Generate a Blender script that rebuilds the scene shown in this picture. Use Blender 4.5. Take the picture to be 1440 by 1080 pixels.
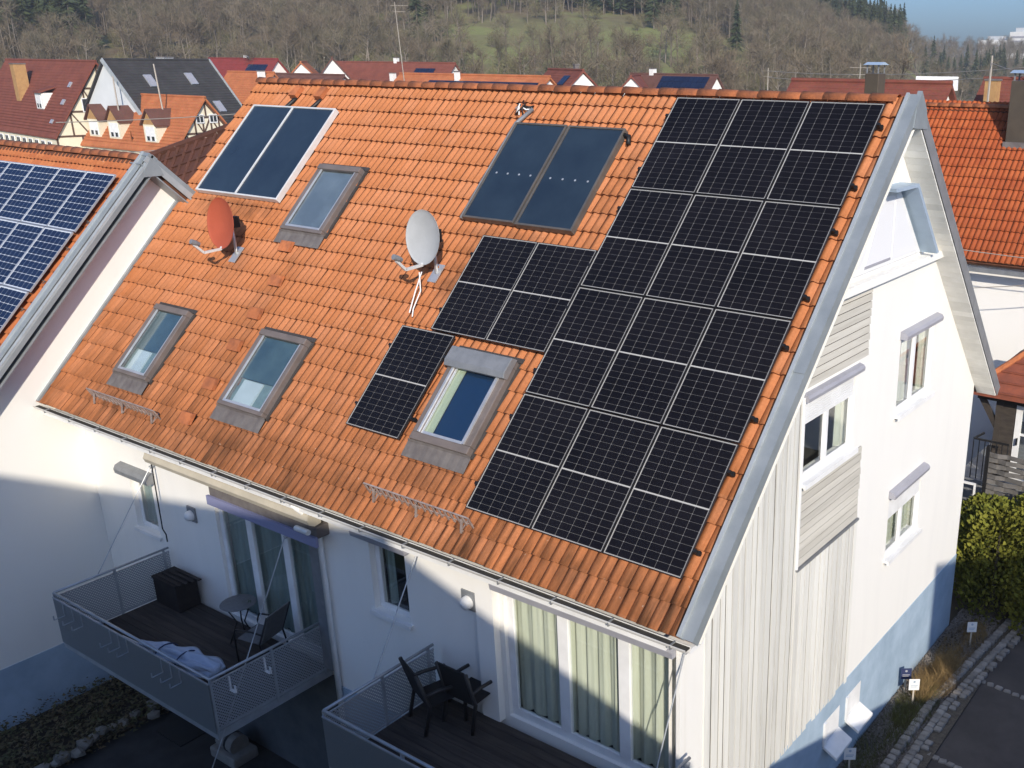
import bpy, bmesh, math, random
import numpy as np
from mathutils import Vector, Matrix, Quaternion
random.seed(7); np.random.seed(7)
for o in list(bpy.data.objects): bpy.data.objects.remove(o)
scene = bpy.context.scene
COL = scene.collection
R = math.radians
# ------------------------------------------------------------------ camera
CAM = Vector((9.0845, -8.4113, 5.5975))
rx, dn, fw = (Vector((0.83595, 0.54874, 0.00842)), Vector((0.19091, -0.27612, -0.94193)), Vector((-0.51455, 0.78901, -0.33572)))
up = -dn
cam = bpy.data.cameras.new('camera'); cam_o = bpy.data.objects.new('camera', cam); COL.objects.link(cam_o)
cam_o.matrix_world = Matrix(((rx.x, up.x, -fw.x, CAM.x), (rx.y, up.y, -fw.y, CAM.y), (rx.z, up.z, -fw.z, CAM.z), (0, 0, 0, 1)))
cam.sensor_fit = 'HORIZONTAL'; cam.sensor_width = 36; cam.lens = 36 * 1400.25 / 1440
cam.shift_x = (720 - 975.22) / 1440; cam.shift_y = (584.16 - 540) / 1440
cam.clip_start = 0.1; cam.clip_end = 6000
scene.camera = cam_o
# ------------------------------------------------------------------ light
SUN = Vector((1.0, -1.0, 0.71)).normalized()
world = bpy.data.worlds.new('World'); scene.world = world; world.use_nodes = True
nt = world.node_tree; nt.nodes.clear()
sky = nt.nodes.new('ShaderNodeTexSky'); sky.sky_type = 'NISHITA'; sky.sun_disc = False
sky.sun_elevation = math.asin(SUN.z); sky.sun_rotation = math.atan2(SUN.x, SUN.y)
sky.altitude = 300; sky.air_density = 1.0; sky.dust_density = 2.6; sky.ozone_density = 10.0
bg = nt.nodes.new('ShaderNodeBackground'); bg.inputs[1].default_value = 0.11
wo = nt.nodes.new('ShaderNodeOutputWorld')
nt.links.new(sky.outputs[0], bg.inputs[0]); nt.links.new(bg.outputs[0], wo.inputs[0])
sl = bpy.data.lights.new('sun', 'SUN'); sl.energy = 3.2; sl.angle = R(0.53); sl.color = (1.0, 0.905, 0.77)
so = bpy.data.objects.new('sun', sl); COL.objects.link(so); so.rotation_mode = 'QUATERNION'
so.rotation_quaternion = SUN.to_track_quat('Z', 'Y'); so.location = (30, -30, 40)
scene.view_settings.view_transform = 'Standard'; scene.view_settings.look = 'None'
scene.view_settings.exposure = 0.75; scene.view_settings.gamma = 1
scene.render.engine = 'CYCLES'
# ------------------------------------------------------------------ helpers
def ident(p): return p
class MB:
    def __init__(s): s.v = []; s.f = []
    def add(s, vs, fs):
        n = len(s.v); s.v += [tuple(p) for p in vs]; s.f += [tuple(i + n for i in f) for f in fs]; return s
    def quad(s, a, b, c, d): return s.add([a, b, c, d], [(0, 1, 2, 3)])
    def hexa(s, p):   # p: 8 corners, bottom 4 then top 4
        return s.add(p, [(0, 3, 2, 1), (4, 5, 6, 7), (0, 1, 5, 4), (1, 2, 6, 5), (2, 3, 7, 6), (3, 0, 4, 7)])
    def box(s, x0, x1, y0, y1, z0, z1, M=None):
        p = [(x0, y0, z0), (x1, y0, z0), (x1, y1, z0), (x0, y1, z0), (x0, y0, z1), (x1, y0, z1), (x1, y1, z1), (x0, y1, z1)]
        if M is not None: p = [M(*q) for q in p]
        return s.hexa(p)
    def bar(s, a, b, w, h, upv=(0, 0, 1)):   # rectangular bar a->b
        a = Vector(a); b = Vector(b); d = (b - a).normalized(); u = Vector(upv)
        sd = d.cross(u)
        if sd.length < 1e-5: sd = d.cross(Vector((1, 0, 0)))
        sd.normalize(); t = sd.cross(d)
        sd = sd * w / 2; t = t * h / 2
        return s.hexa([a - sd - t, a + sd - t, a + sd + t, a - sd + t, b - sd - t, b + sd - t, b + sd + t, b - sd + t])
    def tube(s, pts, r, n=8, caps=True):
        pts = [Vector(p) for p in pts]; m = len(pts)
        rs = r if isinstance(r, (list, tuple)) else [r] * m
        vs = []; ref = None
        for i, p in enumerate(pts):
            d = (pts[min(i + 1, m - 1)] - pts[max(i - 1, 0)]).normalized()
            if ref is None:
                ref = d.orthogonal().normalized()
            ref = (ref - d * ref.dot(d)).normalized(); q = d.cross(ref)
            for k in range(n):
                t = 2 * math.pi * k / n; vs.append(p + (ref * math.cos(t) + q * math.sin(t)) * rs[i])
        fs = [(i * n + k, i * n + (k + 1) % n, (i + 1) * n + (k + 1) % n, (i + 1) * n + k) for i in range(m - 1) for k in range(n)]
        if caps: fs += [tuple(range(n))[::-1], tuple((m - 1) * n + k for k in range(n))]
        return s.add(vs, fs)
    def prism(s, poly, ext):   # planar polygon (3D) extruded by vector
        poly = [Vector(p) for p in poly]; e = Vector(ext); n = len(poly)
        return s.add(poly + [p + e for p in poly], [tuple(range(n))[::-1], tuple(range(n, 2 * n))] + [(i, (i + 1) % n, n + (i + 1) % n, n + i) for i in range(n)])
    def lathe(s, prof, n=20, M=None):
        vs = []; m = len(prof)
        for r, z in prof:
            for k in range(n):
                t = 2 * math.pi * k / n; p = (r * math.cos(t), r * math.sin(t), z); vs.append(M(*p) if M else p)
        fs = [(i * n + k, i * n + (k + 1) % n, (i + 1) * n + (k + 1) % n, (i + 1) * n + k) for i in range(m - 1) for k in range(n)]
        return s.add(vs, fs)
    def mesh(s, name, mat, smooth=False, fix=True):
        me = bpy.data.meshes.new(name); me.from_pydata(s.v, [], s.f)
        if fix:
            b = bmesh.new(); b.from_mesh(me); bmesh.ops.recalc_face_normals(b, faces=b.faces); b.to_mesh(me); b.free()
        if smooth: me.polygons.foreach_set('use_smooth', [True] * len(me.polygons))
        me.materials.append(mat); me.update(); return me
    def build(s, name, mat, parent=None, local=False, smooth=False, bevel=0, fix=True):
        return put(name, s.mesh(name, mat, smooth, fix), parent, local, bevel)
def basis(o): return Matrix.LocRotScale(o.location, o.rotation_euler, o.scale)
def put(name, me, parent=None, local=False, bevel=0):
    o = bpy.data.objects.new(name, me); COL.objects.link(o)
    if parent is not None:
        o.parent = parent
        if not local and parent.type == 'EMPTY': o.matrix_parent_inverse = basis(parent).inverted()
    if bevel:
        m = o.modifiers.new('bevel', 'BEVEL'); m.width = bevel; m.segments = 2; m.limit_method = 'ANGLE'
    return o
def tag(o, label, cat, group=None):
    o['label'] = label; o['category'] = cat
    if group: o['group'] = group
    return o
def thing(name, label, cat, loc=(0, 0, 0), rot=(0, 0, 0), group=None):
    o = bpy.data.objects.new(name, None); COL.objects.link(o); o.empty_display_size = .2
    o.location = loc; o.rotation_euler = rot
    return tag(o, label, cat, group)
def struct(o): o['kind'] = 'structure'; return o
def stuff(o): o['kind'] = 'stuff'; return o
def copy_tree(o, parent=None):
    c = o.copy(); COL.objects.link(c)
    if parent is not None: c.parent = parent
    for ch in list(o.children): copy_tree(ch, c)
    return c
# ------------------------------------------------------------------ materials
MATS = {}
def mat(name, col, col2=None, scale=4.0, rough=.7, bump=0.0, bscale=30.0, metal=0.0, spec=.35, stretch=(1, 1, 1), lo=.35, hi=.65, detail=4, obj=False, rnd=0.0):
    m = bpy.data.materials.new(name); m.use_nodes = True; n = m.node_tree; N = n.nodes; L = n.links
    b = N['Principled BSDF']; b.inputs['Roughness'].default_value = rough; b.inputs['Metallic'].default_value = metal
    b.inputs['Specular IOR Level'].default_value = spec
    c1 = (*col, 1); b.inputs['Base Color'].default_value = c1
    if obj: src = N.new('ShaderNodeTexCoord').outputs['Object']
    else: src = N.new('ShaderNodeNewGeometry').outputs['Position']
    if rnd:
        o0 = N.new('ShaderNodeObjectInfo'); sc_ = N.new('ShaderNodeVectorMath'); sc_.operation = 'MULTIPLY_ADD'; L.new(o0.outputs['Random'], sc_.inputs[0]); sc_.inputs[1].default_value = (17, 23, 31); L.new(src, sc_.inputs[2]); src = sc_.outputs[0]
    mp = N.new('ShaderNodeMapping'); mp.inputs['Scale'].default_value = stretch; L.new(src, mp.inputs[0])
    out = None
    if col2 is not None:
        no = N.new('ShaderNodeTexNoise'); no.inputs['Scale'].default_value = scale; no.inputs['Detail'].default_value = detail; no.inputs['Roughness'].default_value = .6
        L.new(mp.outputs[0], no.inputs[0])
        rp = N.new('ShaderNodeMapRange'); rp.inputs[1].default_value = lo; rp.inputs[2].default_value = hi; L.new(no.outputs[0], rp.inputs[0])
        mx = N.new('ShaderNodeMix'); mx.data_type = 'RGBA'; mx.inputs[6].default_value = c1; mx.inputs[7].default_value = (*col2, 1)
        L.new(rp.outputs[0], mx.inputs[0]); out = mx.outputs[2]
    if rnd:
        oi = N.new('ShaderNodeObjectInfo'); hs = N.new('ShaderNodeHueSaturation'); mr = N.new('ShaderNodeMapRange')
        mr.inputs[3].default_value = 1 - rnd; mr.inputs[4].default_value = 1 + rnd; L.new(oi.outputs['Random'], mr.inputs[0]); L.new(mr.outputs[0], hs.inputs['Value'])
        hs.inputs['Color'].default_value = c1
        if out: L.new(out, hs.inputs['Color'])
        out = hs.outputs[0]
    if out: L.new(out, b.inputs['Base Color'])
    if bump:
        nb = N.new('ShaderNodeTexNoise'); nb.inputs['Scale'].default_value = bscale; nb.inputs['Detail'].default_value = 5; L.new(mp.outputs[0], nb.inputs[0])
        bp = N.new('ShaderNodeBump'); bp.inputs['Strength'].default_value = bump; bp.inputs['Distance'].default_value = .02
        L.new(nb.outputs[0], bp.inputs['Height']); L.new(bp.outputs[0], b.inputs['Normal'])
    MATS[name] = m; return m
def node_mat(name):
    m = bpy.data.materials.new(name); m.use_nodes = True; MATS[name] = m
    return m, m.node_tree.nodes, m.node_tree.links, m.node_tree.nodes['Principled BSDF']

PA = R(45.46); CA, SA = math.cos(PA), math.sin(PA); TA = math.tan(PA)
TW, TG, U0, V0 = .305, .346, 3.66, -.59     # tile width, gauge, right end, eave
def rf(u, v, h=0.0): return Vector((u, v * CA - h * SA, v * SA + h * CA))

def tile_mat(name, cols, u0, v0, org, stain=1.0, moss=(.10, .042, .018), spots=()):
    m, N, L, b = node_mat(name); b.inputs['Roughness'].default_value = .8; b.inputs['Specular IOR Level'].default_value = .25
    def math_(op, a, c=None):
        x = N.new('ShaderNodeMath'); x.operation = op
        for i, q in enumerate((a, c)):
            if q is None: continue
            if isinstance(q, (int, float)): x.inputs[i].default_value = q
            else: L.new(q, x.inputs[i])
        return x.outputs[0]
    g = N.new('ShaderNodeNewGeometry'); sp = N.new('ShaderNodeSeparateXYZ'); L.new(g.outputs['Position'], sp.inputs[0])
    u = math_('SUBTRACT', u0, sp.outputs[0])
    v = math_('ADD', math_('MULTIPLY', math_('SUBTRACT', sp.outputs[1], org[0]), CA), math_('MULTIPLY', math_('SUBTRACT', sp.outputs[2], org[1]), SA))
    ti = math_('FLOOR', math_('DIVIDE', u, TW)); tj = math_('FLOOR', math_('DIVIDE', math_('SUBTRACT', v, v0), TG))
    cb = N.new('ShaderNodeCombineXYZ'); L.new(ti, cb.inputs[0]); L.new(tj, cb.inputs[1])
    wn = N.new('ShaderNodeTexWhiteNoise'); wn.noise_dimensions = '2D'; L.new(cb.outputs[0], wn.inputs[0])
    cr = N.new('ShaderNodeValToRGB'); e = cr.color_ramp.elements
    e[0].color = (*cols[0], 1); e[1].color = (*cols[-1], 1)
    for i, c in enumerate(cols[1:-1]):
        q = e.new((i + 1) / (len(cols) - 1)); q.color = (*c, 1)
    L.new(wn.outputs[0], cr.inputs[0])
    uv = N.new('ShaderNodeCombineXYZ'); L.new(u, uv.inputs[0]); L.new(v, uv.inputs[1])
    def noise(scale, st, lo, hi, det=4):
        mp = N.new('ShaderNodeMapping'); mp.inputs['Scale'].default_value = st; L.new(uv.outputs[0], mp.inputs[0])
        no = N.new('ShaderNodeTexNoise'); no.inputs['Scale'].default_value = scale; no.inputs['Detail'].default_value = det; no.inputs['Roughness'].default_value = .65; L.new(mp.outputs[0], no.inputs[0])
        r = N.new('ShaderNodeMapRange'); r.inputs[1].default_value = lo; r.inputs[2].default_value = hi; L.new(no.outputs[0], r.inputs[0]); return r.outputs[0]
    def mix(f, a, c, typ='MIX'):
        x = N.new('ShaderNodeMix'); x.data_type = 'RGBA'; x.blend_type = typ
        L.new(f, x.inputs[0]) if not isinstance(f, float) else setattr(x.inputs[0], 'default_value', f)
        L.new(a, x.inputs[6])
        if isinstance(c, tuple): x.inputs[7].default_value = (*c, 1)
        else: L.new(c, x.inputs[7])
        return x.outputs[2]
    col = cr.outputs[0]
    col = mix(math_('MULTIPLY', noise(1.2, (1, 1, 1), .35, .7), .35), col, cols[0])
    fine = noise(22, (1, 1, 1), .3, .75)
    col = mix(math_('MULTIPLY', fine, .28), col, moss)
    # weather streaks running down the slope, strongest on the lowest courses
    # overall greying-browning of the older, wetter lower half
    low = N.new('ShaderNodeMapRange'); L.new(v, low.inputs[0]); low.inputs[1].default_value = 5.0; low.inputs[2].default_value = -.4; low.inputs[3].default_value = 0; low.inputs[4].default_value = .42 * stain
    col = mix(math_('MULTIPLY', low.outputs[0], noise(1.7, (1, .35, 1), .25, .7)), col, (.24, .085, .032))
    st = noise(6, (1, .11, 1), .40, .66, 5)
    eave = N.new('ShaderNodeMapRange'); L.new(v, eave.inputs[0]); eave.inputs[1].default_value = 2.2; eave.inputs[2].default_value = -.2; eave.inputs[3].default_value = .16; eave.inputs[4].default_value = 1.0
    big = noise(.45, (1, 1.2, 1), .35, .62)
    k = math_('MULTIPLY', math_('MULTIPLY', st, eave.outputs[0]), math_('ADD', math_('MULTIPLY', big, .7), .45))
    col = mix(math_('MULTIPLY', k, .8 * stain), col, moss)
    rag = noise(3.5, (1, .5, 1), .30, .70, 5)
    for (su, sv, ru, rv, sk) in spots:      # dirt run-off below windows, collectors and dishes
        du = math_('DIVIDE', math_('SUBTRACT', u, u0 - su), ru); dv = math_('DIVIDE', math_('SUBTRACT', v, sv), rv)
        d2 = math_('ADD', math_('MULTIPLY', du, du), math_('MULTIPLY', dv, dv)); fz = N.new('ShaderNodeMapRange'); L.new(d2, fz.inputs[0]); fz.inputs[1].default_value = 1.0; fz.inputs[2].default_value = .2
        col = mix(math_('MULTIPLY', math_('MULTIPLY', fz.outputs[0], rag), sk), col, moss)
    spk = noise(9, (1, 1, 1), .70, .76, 2)
    col = mix(math_('MULTIPLY', spk, .35), col, (.55, .45, .36))
    L.new(col, b.inputs['Base Color'])
    nb = N.new('ShaderNodeTexNoise'); nb.inputs['Scale'].default_value = 60; L.new(uv.outputs[0], nb.inputs[0])
    bp = N.new('ShaderNodeBump'); bp.inputs['Strength'].default_value = .35; bp.inputs['Distance'].default_value = .01; L.new(nb.outputs[0], bp.inputs['Height']); L.new(bp.outputs[0], b.inputs['Normal'])
    return m
M_TILE = tile_mat('clay_tile', [(.50, .180, .067), (.53, .197, .077), (.555, .213, .089), (.545, .220, .100)], U0, V0, (0, 0), 1.15, spots=[(-9.0, 4.12, 1.5, .28, .8), (-8.6, .0, .9, .4, .7), (-5.3, .0, 1.0, .45, .6), (-1.0, .35, .9, .35, .7), (-2.0, 4.28, 1.3, .2, .5), (-2.55, 3.55, .35, .75, .85), (-6.5, 2.3, .5, 1.6, .4), (-3.6, -.3, 2.5, .5, .55), (-6.5, -.35, 2.2, .45, .6), (2.6, -.3, 1.6, .4, .5), (-.35, 5.2, .25, 1.4, .5), (-7.9, 2.9, .5, .5, .4)])
M_RIDGE = mat('ridge_clay', (.46, .15, .055), (.24, .085, .04), scale=5, rough=.85, bump=.4, lo=.42, hi=.75, rnd=.12)
M_WHITE = mat('white_render', (.80, .785, .74), (.755, .742, .705), scale=1.1, rough=.9, bump=.2, bscale=120, spec=.2, stretch=(1.6, 1.6, .25), lo=.48, hi=.82, detail=6)
M_WHITEW = mat('white_paint', (.80, .80, .79), (.70, .70, .69), scale=3, rough=.5)
M_BLUE = mat('blue_plinth', (.37, .47, .57), (.29, .38, .47), scale=1.6, rough=.9, bump=.12, bscale=140, spec=.2)
M_ZINC = mat('zinc_sheet', (.31, .34, .355), (.25, .28, .295), scale=2.2, rough=.55, metal=.35, bump=.06, bscale=12, spec=.4)
M_ZINCL = mat('bright_zinc', (.45, .48, .49), (.37, .40, .41), scale=3, rough=.5, metal=.35)
M_DARK = mat('dark_gutter', (.035, .033, .03), (.06, .055, .045), scale=8, rough=.7)
M_DECK = mat('roof_deck', (.16, .06, .03), (.09, .04, .025), scale=6, rough=.9)
M_LAV = mat('grey_metal_box', (.34, .34, .375), (.30, .30, .335), scale=2, rough=.45, spec=.4)
M_WOODH = mat('whitewashed_board', (.56, .535, .475), (.46, .435, .38), scale=2.0, rough=.9, bump=.3, bscale=25, stretch=(1, .35, 6), lo=.42, hi=.75, rnd=.10, spec=.1)
M_WOODV = mat('whitewashed_plank', (.68, .67, .62), (.46, .45, .42), scale=2.2, rough=.9, bump=.3, bscale=25, stretch=(1, 5, .22), lo=.50, hi=.80, rnd=.12, spec=.1)
M_SOFF = mat('soffit_board', (.82, .80, .74), (.74, .72, .66), scale=2, rough=.9, rnd=.07, spec=.1, stretch=(2, 1, 1))
M_BLACKFR = mat('black_anodised', (.02, .02, .022), rough=.45, spec=.4)
M_ALU = mat('aluminium', (.62, .63, .64), (.52, .53, .54), scale=6, rough=.38, metal=.6)
M_GREYM = mat('grey_metal', (.26, .27, .28), (.21, .22, .23), scale=5, rough=.5, metal=.3)
M_BROWNF = mat('brown_grey_frame', (.165, .138, .125), (.13, .11, .10), scale=3, rough=.55, spec=.4)
M_LEAD = mat('lead_apron', (.16, .145, .135), (.115, .10, .095), scale=5, rough=.7, bump=.2, bscale=15)
M_BLACK = mat('black_plastic', (.012, .012, .013), rough=.5)
M_DKBR = mat('dark_storage_fabric', (.022, .017, .015), (.035, .028, .024), scale=4, rough=.9)
def glass(name, tint=(1, 1, 1), ior=1.5, rough=.02, trans=(.93, .95, .95)):
    m, N, L, b = node_mat(name); out = N['Material Output']; N.remove(b)
    t = N.new('ShaderNodeBsdfTransparent'); t.inputs[0].default_value = (*trans, 1)
    gl = N.new('ShaderNodeBsdfGlossy'); gl.inputs['Roughness'].default_value = rough; gl.inputs[0].default_value = (*tint, 1)
    lw = N.new('ShaderNodeLayerWeight'); lw.inputs[0].default_value = .5; pw = N.new('ShaderNodeMath'); pw.operation = 'POWER'; L.new(lw.outputs['Facing'], pw.inputs[0]); pw.inputs[1].default_value = 4
    fr = N.new('ShaderNodeMath'); fr.operation = 'MULTIPLY_ADD'; L.new(pw.outputs[0], fr.inputs[0]); fr.inputs[1].default_value = .8; fr.inputs[2].default_value = (ior - 1) ** 2 / (ior + 1) ** 2; mx = N.new('ShaderNodeMixShader')
    L.new(fr.outputs[0], mx.inputs[0]); L.new(t.outputs[0], mx.inputs[1]); L.new(gl.outputs[0], mx.inputs[2]); L.new(mx.outputs[0], out.inputs[0]); return m
M_GLASS = glass('window_glass', trans=(.95, .97, .96), ior=1.6)
M_GLASSD = glass('roof_window_glass', trans=(.86, .91, .92), ior=1.75)
M_CURT = mat('pale_curtain', (.63, .635, .54), (.53, .54, .45), scale=3, rough=.95, stretch=(3, 3, .3), spec=.1)
M_CURTG = mat('grey_green_curtain', (.30, .36, .34), (.24, .29, .28), scale=3, rough=.95, stretch=(3, 3, .3), spec=.1)
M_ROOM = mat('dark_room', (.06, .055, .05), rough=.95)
M_BLIND = mat('blue_blind', (.12, .165, .17), (.07, .105, .115), scale=2, rough=.6)
M_CREAM = mat('cream_lining', (.62, .60, .40), rough=.8)
# ------------------------------------------------------------------ terrain
def sstep(a, b, x):
    t = np.clip((x - a) / (b - a), 0, 1); return t * t * (3 - 2 * t)
def terrain(x, y):
    x = np.asarray(x, float); y = np.asarray(y, float)
    dx, dy = x - CAM.x, y - CAM.y; r = np.hypot(dx, dy) + 1e-6; az = np.degrees(np.arctan2(dx, dy))
    near = -7.05 + 1.0 * sstep(-6.0, -1.0, x)
    far = -5.6 + 0 * r
    crest = np.interp(az, [-180, -120, -70, -35, -28, -25, -22.3, -20, -8, 20, 60, 180], [2, 12, 46, 44, 36, 25, 18, 0, 0, 0, 2, 2])
    t = np.clip((r - 140) / 290, 0, 1.6); hill = crest * np.where(t < 1, t ** 1.6, 1 + (t - 1) * .5)
    ridge = np.interp(az, [-180, -60, -30, -20, 10, 60, 180], [0, 20, 26, 14, 13, 8, 0]) * sstep(420, 760, r)
    bumpz = (np.sin(x * .031 + 1) * np.cos(y * .027) * 1.6 + np.sin(x * .011 + y * .017) * 2) * sstep(130, 260, r)
    z = near * (1 - sstep(25, 60, r)) + far * sstep(25, 60, r) + np.maximum(hill, ridge) + bumpz
    return z
rings = np.concatenate([np.arange(0, 30, 1.5), np.arange(30, 140, 8), np.arange(140, 460, 9), np.array([480, 520, 570, 630, 700, 780, 900, 1100, 1500, 2200, 3500])])
azs = np.radians(np.concatenate([np.arange(-80, 10, 1.5), np.arange(10, 280, 6)]))
gv = []; gf = []
for r in rings[1:]:
    xs = CAM.x + r * np.sin(azs); ys = CAM.y + r * np.cos(azs); zs = terrain(xs, ys)
    gv += list(zip(xs, ys, zs))
na = len(azs); gv.append((CAM.x, CAM.y, float(terrain(CAM.x, CAM.y)))); c0 = len(gv) - 1
for i in range(len(rings) - 2):
    for k in range(na):
        k2 = (k + 1) % na; gf.append((i * na + k, i * na + k2, (i + 1) * na + k2, (i + 1) * na + k))
for k in range(na): gf.append((c0, (k + 1) % na, k))
def ground_mat():
    m, N, L, b = node_mat('ground_cover'); b.inputs['Roughness'].default_value = .95; b.inputs['Specular IOR Level'].default_value = .1
    g = N.new('ShaderNodeNewGeometry')
    def noise(sc, lo, hi, det=5):
        no = N.new('ShaderNodeTexNoise'); no.inputs['Scale'].default_value = sc; no.inputs['Detail'].default_value = det; L.new(g.outputs[0], no.inputs[0])
        r = N.new('ShaderNodeMapRange'); r.inputs[1].default_value = lo; r.inputs[2].default_value = hi; L.new(no.outputs[0], r.inputs[0]); return r.outputs[0]
    def mix(f, a, c):
        x = N.new('ShaderNodeMix'); x.data_type = 'RGBA'; L.new(f, x.inputs[0])
        for i, q in ((6, a), (7, c)):
            if isinstance(q, tuple): x.inputs[i].default_value = (*q, 1)
            else: L.new(q, x.inputs[i])
        return x.outputs[2]
    litter = mix(noise(.35, .35, .7), (.115, .085, .058), (.17, .135, .085))
    grass = mix(noise(.6, .3, .7), (.16, .185, .06), (.22, .22, .095))
    # meadow around a fixed clearing on the slope, ragged by noise
    vm = N.new('ShaderNodeVectorMath'); vm.operation = 'DISTANCE'; L.new(g.outputs[0], vm.inputs[0]); vm.inputs[1].default_value = (-163, 200, 6)
    mr = N.new('ShaderNodeMapRange'); L.new(vm.outputs['Value'], mr.inputs[0]); mr.inputs[1].default_value = 60; mr.inputs[2].default_value = 24; mr.inputs[4].default_value = .62
    f2 = N.new('ShaderNodeMath'); f2.operation = 'MULTIPLY_ADD'; f2.use_clamp = True; L.new(noise(.05, .46, .62), f2.inputs[0]); f2.inputs[1].default_value = .85; L.new(mr.outputs[0], f2.inputs[2])
    col = mix(f2.outputs[0], litter, grass); L.new(col, b.inputs['Base Color']); return m
me = bpy.data.meshes.new('ground'); me.from_pydata(gv, [], gf); me.materials.append(ground_mat())
b_ = bmesh.new(); b_.from_mesh(me); bmesh.ops.recalc_face_normals(b_, faces=b_.faces); b_.to_mesh(me); b_.free()
me.polygons.foreach_set('use_smooth', [True] * len(me.polygons))
g_o = struct(put('ground', me))
# ------------------------------------------------------------------ main house
YR = 5.23; GX = 3.46; XL = -10.9; ZG = -5.86
house = thing('main_house', 'white house with large orange tiled roof carrying black solar panels, timber clad gable', 'house', (-3.5, 5.2, ZG))
def zroof(y, h): return y * TA + h / CA
def clip_poly(poly, a, b, c):    # keep a*s+b*t<=c
    out = []
    for i in range(len(poly)):
        p, q = poly[i], poly[(i + 1) % len(poly)]; dp = a * p[0] + b * p[1] - c; dq = a * q[0] + b * q[1] - c
        if dp <= 1e-9: out.append(p)
        if (dp < -1e-9 and dq > 1e-9) or (dp > 1e-9 and dq < -1e-9):
            t = dp / (dp - dq); out.append((p[0] + (q[0] - p[0]) * t, p[1] + (q[1] - p[1]) * t))
    return out
def wall_mesh(M, ext, holes, clips=(), th=.24):
    mb = MB(); s0, s1, t0, t1 = ext
    S = sorted({s0, s1, *[h[0] for h in holes], *[h[1] for h in holes]}); T = sorted({t0, t1, *[h[2] for h in holes], *[h[3] for h in holes]})
    for i in range(len(S) - 1):
        for j in range(len(T) - 1):
            cs, ct = (S[i] + S[i + 1]) / 2, (T[j] + T[j + 1]) / 2
            if any(h[0] < cs < h[1] and h[2] < ct < h[3] for h in holes): continue
            poly = [(S[i], T[j]), (S[i + 1], T[j]), (S[i + 1], T[j + 1]), (S[i], T[j + 1])]
            for c in clips: poly = clip_poly(poly, *c) if len(poly) > 2 else poly
            if len(poly) < 3: continue
            mb.add([M(p[0], p[1], 0) for p in poly], [tuple(range(len(poly)))])
            mb.add([M(p[0], p[1], -th) for p in poly], [tuple(range(len(poly)))])
    for h in holes:
        a, b, c, d = h
        for (p, q) in (((a, c), (b, c)), ((b, c), (b, d)), ((b, d), (a, d)), ((a, d), (a, c))):
            mb.quad(M(*p, 0), M(*q, 0), M(*q, -th), M(*p, -th))
    for (p, q) in (((s0, t0), (s1, t0)), ((s0, t0), (s0, t1)), ((s1, t0), (s1, t1))):
        if clips and p[1] != q[1]: continue
        mb.quad(M(*p, 0), M(*q, 0), M(*q, -th), M(*p, -th))
    return mb
YL_, YRt = .38, .08      # front wall planes: left half set back, right half
MFL = lambda s, t, d: (s, YL_ - d, t)
MFR = lambda s, t, d: (s, YRt - d, t)
MG = lambda s, t, d: (GX + d, s, t)
HL = [(-9.55, -8.78, -3.05, -1.85), (-6.75, -3.85, -4.05, -1.50)]
HR = [(-2.2, -1.42, -2.3, -1.08), (.5, 3.40, -3.12, -1.02)]
XS = -3.3
wall_mesh(MFL, (XL, XS, -7.4, zroof(YL_, -.31)), HL).build('wall', M_WHITE, house)
wall_mesh(MFR, (XS, GX - .005, -7.4, zroof(YRt, -.31)), HR).build('wall', M_WHITE, house)
clipsG = [(-TA, 1, -.315 / CA), (TA, 1, 2 * YR * TA - .315 / CA)]
HG = [(2.92, 4.55, .15, 1.33), (6.25, 7.75, .17, 1.45), (6.3, 7.78, -2.5, -1.33)]
YB = 10.4
wall_mesh(MG, (YRt + .002, YB, -7.0, 6), HG, clipsG).build('gable_wall', M_WHITE, house)
MB().box(XL, GX - .25, YB - .24, YB - .003, -7.2, zroof(.38, -.33)).build('back_wall', M_WHITE, house)
MB().box(XL + .01, XL + .2, .4, YB - .25, -7.2, -.2).build('party_wall', M_WHITE, house)
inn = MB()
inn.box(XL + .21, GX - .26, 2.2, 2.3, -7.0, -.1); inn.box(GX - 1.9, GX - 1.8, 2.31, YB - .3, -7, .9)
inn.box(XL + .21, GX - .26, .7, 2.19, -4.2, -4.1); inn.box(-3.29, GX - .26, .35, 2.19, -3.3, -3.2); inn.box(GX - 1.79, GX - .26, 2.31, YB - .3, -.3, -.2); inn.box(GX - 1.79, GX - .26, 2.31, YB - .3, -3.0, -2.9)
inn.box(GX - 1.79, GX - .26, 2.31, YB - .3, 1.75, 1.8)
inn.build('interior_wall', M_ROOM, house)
# plinths
MB().box(GX - .001, GX + .012, YRt - .004, YB + .004, -7.0, -4.16).build('plinth', M_BLUE, house)
MB().box(XS, GX + .01, YRt - .016, YRt - .001, -7.0, -4.1).build('plinth', M_BLUE, house)
MB().box(XL, XS - .01, YL_ - .016, YL_ - .001, -7.2, -5.5).build('plinth', M_BLUE, house)
# roof deck
y0e = -.60 * CA + .2 * SA
prof = []
def PY(v, h): p = rf(0, v, h); return p.y, p.z
vR = lambda h: (YR + h * SA) / CA
o1 = PY(-.60, -.205); o2 = PY(vR(-.205), -.205); i2 = PY(vR(-.30), -.30); i1 = PY(-.60, -.30)
mir = lambda q: (2 * YR - q[0], q[1])
poly = [o1, o2, mir(o1), mir(i1), i2, i1]
mb = MB(); XA, XB = XL - .02, 3.76
for x in (XA, XB): mb.add([(x, *q) for q in poly], [(0, 1, 4, 5), (1, 2, 3, 4)])
for k in range(6): a, b = poly[k], poly[(k + 1) % 6]; mb.quad((XA, *a), (XB, *a), (XB, *b), (XA, *b))
roof = mb.build('roof', M_DECK, house)
M_EDGE = mat('tile_edge_shade_dirt', (.10, .036, .018), (.20, .072, .032), scale=7, rough=.95)  # gap shade plus dirt, painted as dark colour on lip and joint faces
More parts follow.
